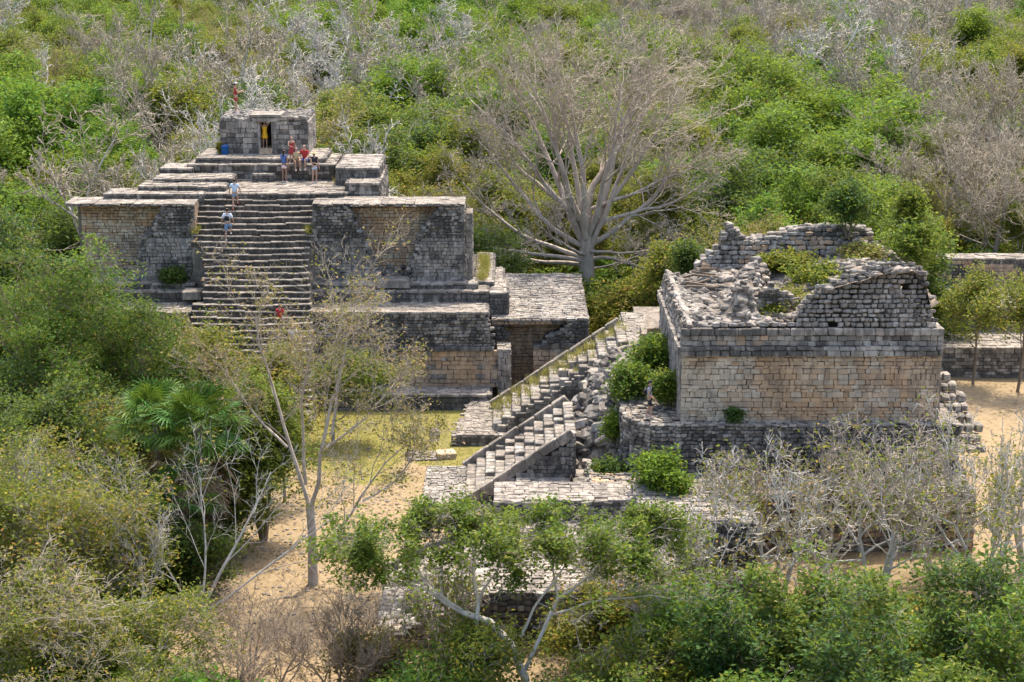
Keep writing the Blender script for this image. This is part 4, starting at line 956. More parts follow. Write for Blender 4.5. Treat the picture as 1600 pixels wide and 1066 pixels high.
# undergrowth between the trunks
ug = [plant_meshes(200+i, 'shrub', 1.8, 1.5, .05, 'bark_grey', lf, per=7, spread=.22, size=.2, stems=3, n=[5,5,4]) for i, lf in enumerate(('leaf_mid', 'leaf_olive', 'leaf_dark', 'leaf_bright'))]
usrc = [join_meshes(u) for u in ug]; pts = []
for i in range(5200):
    Y_ = 100 + 140*rf_.random()**1.5; X_ = rf_.uniform(-1, 1)*(Y_*.3+6)
    if -31 < X_ < 0 and Y_ < 112: continue
    if Y_ < 110 and -1 < X_ < 7.5: continue
    if X_ > 20 and Y_ < 117: continue
    pts.append((X_, Y_, 0, rf_.uniform(0, 6.28), rf_.uniform(.7, 1.7), rf_.choice([0,0,1,1,2,3])))
for i in range(900):
    Y_ = rf_.uniform(49, 92); px = rf_.uniform(-60, 360) if rf_.random() < .6 else rf_.uniform(1050, 1640)
    if px > 1000: Y_ = 49 + (Y_-49)*.32
    elif px > 230 and Y_ < 84 and Y_ > 56: continue
    pts.append((Xp(px, Y_), Y_, 0, rf_.uniform(0, 6.28), rf_.uniform(.6, 1.2), rf_.choice([0,1,1,3])))
far_mass('undergrowth', pts, 'tangled green undergrowth on the forest floor', usrc)

# ------------------------------------------------------------------ the great leafless kapok
r = random.Random(12); P = dict(n=[0,7,7,5,5], seg=[8,9,6,4,3,2], wig=[.02,.11,.17,.22,.25,.3], up=[0,.05,.06,.08,.06,.05], ang=[0,.62,.68,.7,.75], t0=[0,.28,.2,.15,.1], lr=[0,.48,.5,.5,.5], rr=[0,.5,.5,.5,.5], rmin=.018, lead=True, taper=.22)
out, tips = [], []
tr = [(0,0,-.3),(0,0,1.0),(.05,0,3),(0,.05,5),(.05,0,6.4),(.1,0,7.6)]; out.append((tr, [.9,.60,.52,.48,.40,.2], 0))
limbs = [] # (height, azimuth, elevation, length, radius)
for az, el, L_, rr_ in [(.15, 1.02, 12.4, .29), (2.9, 1.1, 12.2, .27), (1.6, 1.25, 12.8, .30), (4.5, 1.2, 12.2, .27), (.9, .95, 12.0, .23), (3.6, .95, 11.9, .23), (5.5, 1.0, 11.6, .22), (2.3, 1.0, 11.8, .22), (.1, .75, 11.4, .2), (3.05, .7, 11.6, .2), (6.1, 1.25, 12.2, .22), (3.3, 1.3, 12, .2)]: limbs.append((5.6+R0.uniform(-.8, 1.0), az, el, L_, rr_))
for (h, az, el, L_, rr_) in [(3.9, 3.35, .12, 8.2, .17), (3.6, 2.95, .0, 7.6, .16), (4.1, 3.0, .3, 9.8, .19), (4.0, .15, .12, 6.8, .16), (4.4, 4.2, .2, 7, .15), (4.6, 5.6, .2, 6.5, .14), (4.9, 3.2, .42, 10.2, .2), (5, 0, .42, 9.4, .22), (6.4, 6.0, .35, 8.5, .17), (6.8, 2.7, .5, 9, .17), (7.4, .3, .55, 8.4, .16), (3.3, .4, .05, 4.5, .1)]: limbs.append((h, az, el, L_, rr_))
for h, az, el, L_, rr_ in limbs:
    p = (math.cos(az)*.3, math.sin(az)*.3, h); grow(r, p, nrm((math.cos(az)*math.cos(el), math.sin(az)*math.cos(el), math.sin(el))), L_, rr_, 1, P, out, tips)
# flatten to a domed crown 18.5 m tall
out = [([(a[0], a[1], a[2] if a[2] < 9 else 9+(a[2]-9)*.92) for a in p], q, l) for p, q, l in out]
kp = tag(empty('kapok_tree', (KAP[0], KAP[1], 0)), 'huge leafless kapok tree with radiating pale limbs between the two ruins', 'tree')
V, Fc = tubes([o for o in out if o[2] == 0]); put('trunk', fast_mesh('trunk', V, [Fc], [M['bark_kapok']], smooth=True), kp)
for o in [o for o in out if o[2] == 1]:
    V, Fc = tubes([o]); put('limb', fast_mesh('limb', V, [Fc], [M['bark_kapok']], smooth=True), kp)
V, Fc = tubes([o for o in out if o[2] in (2, 3)]); put('branches', fast_mesh('branches', V, [Fc], [M['bark_kapok']], smooth=True), kp)
V, Fc = tubes([o for o in out if o[2] > 3]); put('twigs', fast_mesh('twigs', V, [Fc], [M['twig_kapok']]), kp)

# ------------------------------------------------------------------ named trees round and in front of the ruins
def at(px, Y, z=0): return (Xp(px, Y, z), Y, z)
def tree(name, label, px, Y, seed, kind, H, Rw, tr_, bark, leaf=None, group=None, z=0, **k):
    return plant(plant_meshes(seed, kind, H, Rw, tr_, bark, leaf, **k), name, label, 'tree' if 'tree' in name or 'palm' in name else 'shrub', at(px, Y, z), 0, 1, group)
# behind the shrine and at the left
tree('bare_tree', 'pale leafless spreading tree standing just behind the right end of the shrine', 500, 118, 301, 'spread', 15.2, 7.0, .36, 'bark_pale', n=[7,7,6,5], twig='bark_pale', rmin=.02)
tree('bare_tree', 'pale leafless tree behind the left end of the shrine', 395, 119, 302, 'spread', 15.0, 6.6, .3, 'bark_pale', n=[7,7,6,5], twig='bark_pale', rmin=.02)
tree('bare_tree', 'grey leafless tree with a forked white trunk left of the pyramid', 152, 112, 303, 'spread', 15.5, 6.6, .34, 'bark_pale', n=[6,6,6,6], twig='twig_kapok', rmin=.02)
tree('bare_tree', 'leafless twisted tree at the right above the far platform', 1500, 124, 304, 'spread', 13.5, 6.0, .26, 'bark_kapok', n=[7,7,6,6], twig='twig_kapok', rmin=.02)
tree('broadleaf_tree', 'dark green tree at the left edge beside the pyramid', 20, 100, 305, 'broad', 11.5, 5.0, .25, 'bark_grey', 'leaf_dark', per=9, spread=.4, size=.2, n=[9,7,5,5])
tree('broadleaf_tree', 'leafy grey green tree in front of the pyramid left end', 90, 92, 306, 'broad', 10.5, 3.8, .2, 'bark_grey', 'leaf_mid', per=7, spread=.35, size=.18, n=[9,6,5,5])
tree('feathery_tree', 'large feathery dark green tree filling the left edge', 80, 80, 307, 'spread', 12.6, 5.0, .25, 'bark_brown', 'leaf_fern', per=12, spread=.34, size=.15, flat=.35, n=[8,7,6,5], aspect=.35)
tree('feathery_tree', 'feathery green tree beside the large one, under the pyramid wall', 215, 85, 308, 'broad', 9.6, 3.4, .18, 'bark_brown', 'leaf_fern', per=12, spread=.34, size=.15, flat=.35, n=[9,6,5,5], aspect=.35)
tree('broadleaf_tree', 'bright green small tree covering the pyramid left wall', 178, 94, 309, 'broad', 9.2, 2.0, .14, 'bark_brown', 'leaf_bright', per=9, spread=.3, size=.17, n=[8,6,5,4])
tree('broadleaf_tree', 'dark green tree below the feathery one at the left edge', 30, 73, 310, 'broad', 7.4, 3.6, .2, 'bark_brown', 'leaf_dark', per=9, spread=.35, size=.17, n=[9,6,5,5])
tree('broadleaf_tree', 'olive tree at the foot of the stairway, left side', 300, 88, 311, 'twiggy', 6.6, 3.0, .14, 'bark_grey', 'leaf_olive', per=7, spread=.3, size=.15, n=[8,6,6,5], twig='bark_grey')
tree('broadleaf_tree', 'olive tree in front of the lower stairway steps', 395, 87, 312, 'twiggy', 6.0, 2.6, .12, 'bark_grey', 'leaf_olive', per=8, spread=.3, size=.15, n=[8,6,6,5], twig='bark_grey')
tree('broadleaf_tree', 'thin green tree before the lower wall left of the doorway', 520, 88, 313, 'twiggy', 5.0, 2.4, .1, 'bark_grey', 'leaf_mid', per=5, spread=.3, size=.14, n=[7,6,6,5], twig='bark_brown')
tree('multi_trunk_tree', 'dark tree with several slim trunks on the bare earth', 412, 73.6, 314, 'broad', 8.2, 1.9, .12, 'bark_brown', 'leaf_mid', per=10, spread=.3, size=.16, n=[6,5,4,4], stems=5, t0=[.5,.3,.25,.2])
tree('slender_tree', 'slender leafy tree left of the bare forked tree', 445, 79, 315, 'broad', 6.6, 1.8, .08, 'bark_brown', 'leaf_olive', per=6, spread=.3, size=.15, n=[7,5,4,4])
# the forked bare tree on the plaza: trunk, three limbs set where they grow
def forked():
    r = random.Random(21); out, tips = [], []
    P = dict(n=[0,7,7,5,5], seg=[4,7,5,4,3,2], wig=[.02,.11,.17,.2,.24,.25], up=[0,.07,.06,.05,.03,0], ang=[0,.6,.7,.75,.8], t0=[0,.3,.25,.2,.15], lr=[0,.5,.5,.5,.5], rr=[0,.5,.5,.55,.6], rmin=.008, taper=.3)
    out.append(([(0,0,-.2),(-.02,0,1),(0,.05,2.2),(-.05,0,3.5)], [.24,.2,.185,.17], 0))
    for p, d, L_, q in [((-.05,0,3.4), (-.42,.1,1), 8.2, .10), ((-.03,0,3.4), (.34,0,1), 8.6, .10), ((-.2,.05,4.4), (-.1,-.2,1), 7, .08), ((.05,0,.9), (.62,.1,.75), 6.2, .08), ((2.1,.3,3.6), (.9,-.1,.5), 4.2, .06), ((.7,0,6), (.8,.2,.55), 4.6, .06), ((-.9,0,6), (-.8,.1,.6), 4.4, .06), ((.9,.1,6.5), (.2,.3,1), 5, .07)]:
        grow(r, p, nrm(d), L_, q, 1, P, out, tips)
    return out, tips
out, tips = forked(); fk = tag(empty('forked_tree', at(490, 68.5)), 'nearly leafless grey tree with a forked trunk standing on the bare earth', 'tree')
V, Fc = tubes([o for o in out if o[2] < 2]); put('trunk', fast_mesh('trunk', V, [Fc], [M['bark_kapok']], smooth=True), fk)
V, Fc = tubes([o for o in out if o[2] >= 2]); put('branches', fast_mesh('branches', V, [Fc], [M['twig_kapok']], smooth=True), fk)
V, Fc = leaves(3, r.sample(tips, len(tips)//5), 2, .22, .17); put('crown', fast_mesh('crown', V, [Fc], [M['leaf_khaki']]), fk)

# fan palms
def palm(name, label, px, Y, H, seed, sc=1.0, n=34, skirt=40):
    r = random.Random(seed); t = tag(empty(name, at(px, Y)), label, 'palm')
    V, Fc = tubes([([(0,0,-.1),(.05,0,H*.4),(0,.05,H*.75),(0,0,H)], [.17,.14,.13,.15], 0)]); put('trunk', fast_mesh('trunk', V, [Fc], [M['bark_brown']], smooth=True), t)
    def fronds(cnt, elo, ehi, z0, z1, mat, nm, blade):
        for q in range(cnt):
            V, F3, F4 = [], [], []; az = q*2.4+r.gauss(0, .15); el = r.uniform(elo, ehi); L_ = r.uniform(.8, 1.15)*sc
            c = Vector((math.cos(az)*math.cos(el), math.sin(az)*math.cos(el), math.sin(el))); b0 = Vector((0, 0, r.uniform(z0, z1))); hub = b0 + c*L_ + Vector((0, 0, -.1))
            side = c.cross(Vector((0,0,1))).normalized(); nn = side.cross(c).normalized(); w = .014
            V += [b0+side*w, b0-side*w, hub-side*w, hub+side*w]; F4.append((0,1,2,3))
            roll = r.uniform(-.5, .5)
            for k in range(17):
                a = -1.9 + 3.8*k/16; dd = (c*math.cos(a) + (side*math.cos(roll)+nn*math.sin(roll))*math.sin(a)).normalized(); ln = blade*sc*(1-.18*abs(a)/1.9)*r.uniform(.9, 1.05)
                sd_ = dd.cross(nn).normalized()*.035*sc; m = hub+dd*ln*.55; e = hub+dd*ln+Vector((0,0,-.22*ln)); i = len(V); V += [hub, m+sd_, e, m-sd_]; F4.append((i, i+1, i+2, i+3))
            put(nm, fast_mesh(nm, [tuple(v) for v in V], [F4], [M[mat]]), t)
    fronds(n, -.35, 1.3, H-.25, H+.1, 'palm', 'frond', .85); fronds(skirt, -1.45, -.75, H-2.3, H-.4, 'palm_dead', 'dead_frond', .8)
palm('fan_palm', 'taller fan palm with a skirt of dead fronds, right one of the pair', 322, 70, 6.5, 5, 1.35, 52, 60)
palm('fan_palm', 'shorter fan palm left of the taller palm', 255, 71.5, 6.3, 6, 1.3, 46, 30)
palm('fan_palm', 'small low fan palm with dead fronds in front of the tall palm', 292, 69.0, 3.9, 9, 1.05, 20, 46)
# lower left thickets
tree('twiggy_tree', 'yellow green sparse tree at the left edge in front', 40, 64, 320, 'twiggy', 8.0, 3.4, .12, 'bark_grey', 'leaf_olive', per=3, spread=.28, size=.13, n=[9,7,6,5], twig='bark_grey')
tree('twiggy_tree', 'sparse olive tree with grey twigs left of the palms, in front', 165, 62, 321, 'twiggy', 7.4, 3.2, .12, 'bark_grey', 'leaf_olive', per=3, spread=.28, size=.13, n=[9,7,6,5], twig='bark_grey')
tree('twiggy_tree', 'dry brown twiggy tree in the lower left corner', 60, 57, 322, 'twiggy', 6.0, 3.2, .1, 'bark_brown', 'leaf_khaki', per=1, spread=.25, size=.12, n=[9,7,6,6], twig='bark_grey', rmin=.012)
tree('twiggy_tree', 'tangled grey and olive bush below the palms', 215, 57.5, 323, 'twiggy', 5.0, 2.8, .09, 'bark_grey', 'leaf_olive', per=3, spread=.25, size=.11, n=[9,7,6,5], twig='bark_kapok', stems=2)
tree('twiggy_bush', 'leafless reddish brown bush at the bottom left of centre', 400, 56.5, 324, 'shrub', 5.0, 2.9, .07, 'bark_red', None, n=[7,7,5,4], stems=4, twig='bark_red', seg=[4,5,4,3,2], wig=[.12,.14,.16,.2,.2], up=[.1,.12,.12,.1,.1], ang=[.6,.55,.55,.6], t0=[.15,.2,.15,.1], lr=[.8,.6,.55,.5], rr=[.6,.55,.55,.6])
tree('twiggy_bush', 'leafless reddish brown bush right of the first, by the low stair', 535, 57.5, 325, 'shrub', 4.4, 2.2, .06, 'bark_red', None, n=[7,7,5,4], stems=4, twig='bark_red', seg=[4,5,4,3,2], wig=[.12,.14,.16,.2,.2], up=[.1,.12,.12,.1,.1], ang=[.6,.55,.55,.6], t0=[.15,.2,.15,.1], lr=[.8,.6,.55,.5], rr=[.6,.55,.55,.6])
for i, (px, Y, H, Rw, lab) in enumerate([(305, 67.8, 3.3, 1.5, 'dark green bush under the fan palms'), (345, 72.5, 4.2, 1.5, 'dark green bush right behind the taller palm trunk'), (265, 70.2, 4.4, 1.6, 'dark green bush between the two palm trunks'), (225, 69.5, 4.6, 1.7, 'dark green bush left of the palms')]):
    tree('leafy_bush', lab, px, Y, 480+i, 'shrub', H, Rw, .06, 'bark_brown', 'leaf_dark', per=9, spread=.25, size=.13, n=[7,6,5], stems=4)
# denser thicket at the left: copies of five kinds, each set where the photograph shows one
TH = [('feathery', plant_meshes(500, 'broad', 7.5, 3.0, .12, 'bark_brown', 'leaf_fern', per=13, spread=.4, size=.13, n=[8,6,5,5], aspect=.35)),
      ('olive', plant_meshes(501, 'twiggy', 6.5, 3.0, .11, 'bark_grey', 'leaf_olive', per=3, spread=.3, size=.13, n=[8,7,6,5], twig='bark_grey', rmin=.014)),
      ('dry khaki', plant_meshes(502, 'twiggy', 6.0, 3.0, .10, 'bark_grey', 'leaf_olive', per=1, spread=.3, size=.13, n=[8,7,6,5], twig='twig_kapok', rmin=.015)),
      ('dark green', plant_meshes(503, 'broad', 7.0, 2.8, .13, 'bark_brown', 'leaf_dark', per=9, spread=.35, size=.15, n=[8,6,5,5])),
      ('pale leafless', plant_meshes(504, 'twiggy', 6.5, 2.8, .10, 'bark_pale', None, n=[7,6,5,5], twig='bark_pale', rmin=.012))]
for px, Y, k, sc, where in [(-30, 88, 0, 1.3, 'at the left edge, level with the lower stairway'), (120, 88, 0, 1.15, 'between the two large feathery trees'), (250, 91, 1, 1.0, 'beside the foot of the pyramid left wall'), (-20, 78, 3, 1.1, 'at the left edge under the feathery tree'), (110, 76, 3, .95, 'behind the sparse olive trees'),
        (190, 77, 1, 1.0, 'left of the palms, rear'), (225, 80, 0, .8, 'just behind the shorter palm'), (330, 83, 0, .72, 'right behind the palms'), (375, 80, 1, .68, 'between the palms and the stairway'), (20, 70, 1, 1.05, 'at the left edge, lower middle'), (110, 69, 1, 1.0, 'in the middle of the left thicket'),
        (185, 70, 2, 1.0, 'left of the small palm'), (-10, 62, 1, 1.0, 'at the left edge above the lower left corner'), (95, 61, 2, 1.05, 'in the lower left thicket, second row'), (195, 65, 1, .95, 'left of the leaning dead tree'), (150, 57.5, 2, 1.0, 'at the bottom, left of the tangled bush'), (5, 55.5, 1, .85, 'in the lower left corner, behind the brown twiggy tree'),
        (60, 66, 4, 1.1, 'among the olive trees at the left'), (245, 62.5, 4, .9, 'left of the leaning dead tree, front'), (100, 53.5, 2, .75, 'at the bottom edge near the left corner'), (205, 53.5, 1, .62, 'at the bottom edge below the tangled bush')]:
    plant(TH[k][1], 'thicket_tree', '%s tree %s' % (TH[k][0], where), 'tree', at(px, Y), px*.13+Y, sc, 'trees of the left thicket')
# dead leaning tree over the palms
def leaning():
    r = random.Random(9); out, tips = [], []; P = dict(n=[6,6,6], seg=[6,5,4,3], wig=[.07,.12,.16,.2], up=[.0,.02,.0,0], ang=[.6,.7,.7], t0=[.3,.25,.2], lr=[.55,.5,.5], rr=[.55,.5,.5], rmin=.008, taper=.3)
    for p, d, L_, q in [((0,0,0), (.5,.3,1), 6.6, .08), ((.2,.1,.4), (.95,.2,.8), 6.6, .06), ((.1,0,.2), (.1,.3,1), 5.6, .06), ((-.1,0,.2), (-.4,.1,1), 5.6, .05)]: grow(r, p, nrm(d), L_, q, 0, P, out, tips)
    return out, tips
out, tips = leaning(); dn = tag(empty('dead_tree', at(310, 64.5)), 'bleached dead tree leaning right across the palms', 'tree')
V, Fc = tubes([o for o in out if o[2] < 1]); put('trunk', fast_mesh('trunk', V, [Fc], [M['bark_pale']], smooth=True), dn); V, Fc = tubes([o for o in out if o[2] >= 1]); put('branches', fast_mesh('branches', V, [Fc], [M['bark_pale']], smooth=True), dn)
V, Fc = leaves(31, r.sample(tips, 90), 5, .25, .16); put('crown', fast_mesh('crown', V, [Fc], [M['leaf_olive']]), dn)
# flat topped tree, front centre
def umbrella():
    r = random.Random(33); out, tips = [], []
    P = dict(n=[0,6,6,5,5], seg=[4,6,5,4,3,2], wig=[.02,.16,.22,.24,.25,.3], up=[0,.09,.05,.03,.02,0], ang=[0,.9,.85,.85,.8], t0=[0,.3,.25,.15,.15], lr=[0,.78,.66,.5,.5], rr=[0,.55,.5,.55,.6], rmin=.009, taper=.35)
    out.append(([(.5,-1.6,-.2),(.35,-1.2,1.2),(-.2,-.6,2.3),(-.9,-.2,2.9),(-1.8,0,3.15),(-2.6,.1,3.6)], [.17,.15,.14,.13,.11,.09], 0))
    out.append(([(-.9,-1.4,-.2),(-1.1,-.9,1.2),(-1.4,-.4,2.6),(-1.3,0,3.6)], [.12,.10,.09,.07], 0))
    out.append(([(.3,-1.1,1.4),(.9,-.7,2.6),(1.5,-.2,3.8)], [.08,.07,.06], 0))
    for p, d, L_, q in [((-2.6,.1,3.6), (-1,.2,.75), 3.2, .07), ((-2.6,.1,3.6), (-.2,.4,1), 3.0, .06), ((-1.3,0,3.6), (-.3,.2,1), 3.1, .06), ((-1.3,0,3.6), (.6,0,1), 3.0, .06), ((1.5,-.2,3.8), (.9,.1,.7), 3.2, .06), ((1.5,-.2,3.8), (.1,.3,1), 2.8, .05),
                        ((-1.8,0,3.2), (-1.2,-.2,.7), 3.6, .06), ((.2,-.8,2.6), (.3,.1,1), 3.6, .06), ((2.6,0,4.4), (1,.2,.4), 2.4, .05), ((-3.4,.2,4.2), (-1,.1,.5), 2.2, .05), ((1.2,-.3,3.2), (1.2,.2,.45), 4.4, .05)]:
        grow(r, p, nrm(d), L_, q, 1, P, out, tips)
    return out, tips
out, tips = umbrella(); cap = lambda z: z if z < 5.6 else 5.4 + (z-5.4)*.62
out = [([(a[0], a[1], cap(a[2])) for a in p], q, l) for p, q, l in out]; tips = [((a[0], a[1], cap(a[2])), d) for a, d in tips]
um = tag(empty('flat_topped_tree', at(805, 58.2)), 'flat topped green tree with white crooked branches at the front centre', 'tree')
V, Fc = tubes([o for o in out if o[2] < 2]); put('trunk', fast_mesh('trunk', V, [Fc], [M['bark_pale']], smooth=True), um); V, Fc = tubes([o for o in out if o[2] >= 2]); put('branches', fast_mesh('branches', V, [Fc], [M['bark_grey']], smooth=True), um)
hi_t = [t for t in tips if t[0][2] > 4.6]; V, Fc = leaves(34, [t for t in hi_t if nD(t[0][0]*2.1)+nE(t[0][1]*2.4+t[0][2]*1.5) > .0], 5, .17, .18, flat=.9, aspect=.55); put('crown', fast_mesh('crown', V, [Fc], [M['leaf_mid']]), um)
# pale leafless trees at the right, before the terrace
for i, (px, Y, H, Rw, lab) in enumerate([(1215, 67, 7.2, 3.4, 'left one of the bare pale trees before the temple terrace'), (1370, 66, 8.4, 3.6, 'middle one of the bare pale trees before the temple terrace'), (1535, 66.5, 8.9, 3.6, 'right one of the bare pale trees before the temple terrace'), (1460, 69, 7.2, 3.0, 'pale sparse tree behind the bare pale trees at the right'), (1090, 63, 6.0, 2.6, 'short pale leafless tree beside the low platform'), (1290, 70.5, 7.0, 3.0, 'pale leafless tree close against the terrace wall'), (1600, 70, 8.0, 3.2, 'pale sparse tree at the right edge before the tan earth'), (1150, 70, 5.5, 2.4, 'small pale tree standing on the lower terrace left end'), (950, 62.0, 5.2, 2.2, 'small pale leafless tree before the low platform wall'), (700, 60.5, 4.4, 1.8, 'small pale leafless tree in front of the low stair')]):
    tree('pale_tree', lab, px, Y, 340+i, 'spread', H, Rw, .13, 'bark_pale', 'leaf_olive' if i else 'leaf_khaki', n=[6,6,5,4], twig='bark_kapok' if i % 2 else 'bark_pale', per=2, spread=.22, size=.14, rmin=.021, maxtips=500, stems=3)
# glossy leafy trees in the lower right
for i, (px, Y, H, Rw, lf, lab) in enumerate([(1120, 55, 5.4, 2.6, 'leaf_dark', 'glossy dark green tree left of the lower right thicket'), (1255, 56, 6.6, 2.6, 'leaf_mid', 'glossy green tree in the middle of the lower right thicket'), (1370, 53, 6.6, 2.4, 'leaf_dark', 'dark leafy tree in the lower right thicket, in front of the pale trees'),
        (1500, 56.5, 7.0, 2.7, 'leaf_dark', 'dark glossy tree near the lower right corner'), (1600, 53.5, 6.8, 2.4, 'leaf_mid', 'green tree cut by the right edge in front'), (1440, 51, 4.6, 2.3, 'leaf_mid', 'low green bush at the bottom right'), (1190, 51.5, 4.2, 2.4, 'leaf_mid', 'low green bush at the bottom, right of centre'), (1320, 50.5, 4.4, 2.3, 'leaf_dark', 'dark green bush at the bottom edge between two low green ones'), (1570, 50.5, 4.6, 2.0, 'leaf_dark', 'dark green bush in the lower right corner')]):
    tree('glossy_tree' if H > 5 else 'leafy_bush', lab, px, Y, 360+i, 'broad', H, Rw, .11, 'bark_grey', lf, per=7, spread=.26, size=.155, n=[8,6,5,4], aspect=.55, t0=[.3,.25,.2,.2])
for i, (px, Y, H, Rw, lf, lab) in enumerate([(740, 57, 3.4, 2.0, 'leaf_olive', 'olive bush in front of the low stair, bottom centre'), (590, 58.5, 2.6, 1.5, 'leaf_khaki', 'dry bush at the foot of the low stair'), (935, 60.5, 3.4, 1.9, 'leaf_olive', 'olive bush against the low platform wall'), (820, 52.5, 2.6, 2.2, 'leaf_mid', 'wide green bush at the bottom edge, centre'), (1000, 52.5, 3.4, 2.2, 'leaf_mid', 'green bush at the bottom edge right of the dark one'), (975, 56, 3.6, 2.2, 'leaf_olive', 'olive bush at the bottom centre, right of the crooked trunk'), (1040, 59, 3.9, 1.9, 'leaf_bright', 'yellow green bush in front of the low platform'), (660, 55, 3.0, 1.9, 'leaf_mid', 'green bush at the bottom, left of the crooked trunk'), (290, 53.5, 3.0, 2.0, 'leaf_bright', 'fresh green bush at the bottom edge, left'),
        (880, 53.5, 2.8, 1.6, 'leaf_dark', 'dark bush at the bottom edge under the crooked trunk')]):
    tree('leafy_bush', lab, px, Y, 380+i, 'shrub', H, Rw, .06, 'bark_grey', lf, per=8, spread=.24, size=.14, n=[6,6,5], stems=4)
# bushes on and beside the ruins
for i, (px, Y, z, H, Rw, lf, lab) in enumerate([(985, 79.6, 4.4, 2.3, .95, 'leaf_mid', 'round olive green bush left of the standing visitor'), (1020, 81.5, 4.9, 2.6, .95, 'leaf_mid', 'round green bush behind the standing visitor'), (1046, 77.6, 5, 1.9, .6, 'leaf_mid', 'round bush between the visitor and the temple corner'),
        (1040, 71.2, 2.7, 2.4, 1.1, 'leaf_bright', 'bright light green bush on the lower terrace edge'), (972, 78.6, 3.2, 1.3, .5, 'leaf_bright', 'small bright green plant among the boulders'), (1037, 83, 5, 2.2, .6, 'leaf_dark', 'dark green bush against the temple left wall'),
        (1325, 84.9, 11.6, 3.0, 1.0, 'leaf_dark', 'dense dark green bush on top of the temple rear wall'), (1422, 80, 10.6, 3.0, 1.5, 'leaf_mid', 'green bushy tree growing on the temple roof right end'), (1078, 89, 7.5, 3.2, .8, 'leaf_dark', 'dark round shrub just beyond the temple left rear corner'),
        (948, 75.8, 1.6, 1.6, .6, 'leaf_dark', 'dark shrub in the gap below the boulder slope'), (1290, 81, 9.6, 1.6, 1.7, 'leaf_olive', 'olive scrub growing in the middle of the collapsed roof'), (1225, 83.6, 10.0, 1.0, 1.0, 'leaf_olive', 'low scrub at the foot of the temple rear wall'), (1345, 83.2, 10.4, 1.1, .9, 'leaf_khaki', 'dry scrub below the dense bush on the temple rear wall'), (1200, 78, 9.0, .7, .5, 'leaf_olive', 'small weed in front of the inner wall stub'), (1250, 79, 9.1, 1.1, 1.2, 'leaf_khaki', 'dry scrub on the collapsed roof near the inner wall stub'), (1420, 83, 11, 3.6, .8, 'leaf_mid', 'slim green sapling on the temple roof right end'),
        (272, 98.6, 6.3, .7, .4, 'leaf_dark', 'tiny dark bush at the foot of the pyramid left wall')]):
    tree('green_bush', lab, px, Y, 400+i, 'shrub', H, Rw, .04, 'bark_brown', lf, per=8, spread=.26, size=.15, n=[6,5,4], stems=4, z=z, t0=[.25,.3,.2])
tree('green_weed', 'small dark weed at the foot of the temple front wall', 1145, 75.2, 471, 'shrub', .75, .4, .02, 'bark_brown', 'leaf_dark', per=5, spread=.09, size=.09, n=[5,4,3], stems=4, z=5)
# olive mass right of the kapok, close behind the temple
for i, (px, Y, H, Rw, lf) in enumerate([(1000, 106, 6.2, 2.3, 'leaf_olive'), (1060, 103, 8.2, 3.0, 'leaf_olive'), (1150, 104, 9.6, 3.2, 'leaf_khaki'), (1240, 106, 10.5, 3.2, 'leaf_bright'), (1330, 108, 11.2, 3.4, 'leaf_bright'), (962, 106, 2.6, 1.3, 'leaf_olive'), (1430, 104, 8.4, 2.8, 'leaf_mid')]):
    tree('round_tree', '%s round tree, number %s from the kapok along the back of the temple' % ({'leaf_olive': 'olive', 'leaf_khaki': 'brownish', 'leaf_bright': 'bright green', 'leaf_mid': 'mid green'}[lf], ['two', 'three', 'four', 'five', 'six', 'one', 'seven'][i]), px, Y, 420+i, 'broad', H, Rw, .14, 'bark_grey', lf, per=14, spread=.35, size=.17, n=[9,6,5,4], t0=[.12,.2,.2,.2])
for i, (px, Y, H, Rw) in enumerate([(1520, 99.5, 7.0, 2.2), (1590, 98, 7.6, 2.6)]):
    tree('broadleaf_tree', 'thin leafy tree in front of the far grey wall, %s' % ('nearer the temple' if i == 0 else 'at the right edge'), px, Y, 440+i, 'twiggy', H, Rw, .1, 'bark_brown', 'leaf_olive', per=5, spread=.3, size=.15, n=[8,6,5,4], t0=[.5,.3,.2,.2])
# grass tufts: lawn, stair joints, terrace corners
g = np.random.default_rng(5)
def tufts(name, label, P_, h, mat, nb=7, sp=.12):
    P_ = np.repeat(np.array(P_), nb, 0); n = len(P_); b = P_ + np.c_[g.normal(0, sp, (n, 2)), np.zeros(n)]; t = b + np.c_[g.normal(0, .35*h, (n, 2)), h*g.uniform(.5, 1.2, n)]
    a = g.uniform(0, 6.28, n); w = np.c_[np.cos(a), np.sin(a), np.zeros(n)]*.018
    V = np.stack([b-w, b+w, t], 1).reshape(-1, 3); tag(put(name, fast_mesh(name, V, [np.arange(n*3).reshape(-1, 3)], [M[mat]])), label, kind='stuff')
pp = []
for i in range(9000):
    x, y = g.uniform(-26, 3), g.uniform(80, 93.6)
    if (y < 84 and g.random() < .6) or (x > -4 and y < 84) or (x > -3.5 and y > 87): continue
    pp.append((x, y, gz(x, y)-.02))
tufts('grass', 'short yellow green grass on the plaza lawn', pp, .10, 'dry_grass', 5)
pp = []
for i in range(170):
    t = g.random(); j = 14*g.random()**1.4; pp.append((X2+j*.5, g.uniform(Y2b-1.6, Y2b-.1) if t < .7 else g.uniform(Y2a, Y2b), Z2+.34*(math.floor(j)+1)))
for i in range(60): pp.append((Xp(530, 104.5, 12.2)+g.normal(0,.15), 104.2+g.uniform(0,2.5), 10.9))
for i in range(60): pp.append((Xp(288, 105.5, 12)+g.normal(0,.2), 104.9+g.uniform(0, 1), 11.1))
for i in range(50): pp.append((g.choice([Xp(309, 100, 9), Xp(484, 99.5, 9)])+g.normal(0,.08), 99.3+g.normal(0,.15), 9.0))
for i in range(90): pp.append((Xp(755, 100, 6)+g.normal(0,.15), g.uniform(99.4, 106), z2+.3)); 
for i in range(80): pp.append((g.uniform(6.6, 9.5), g.uniform(98, 112), .05))
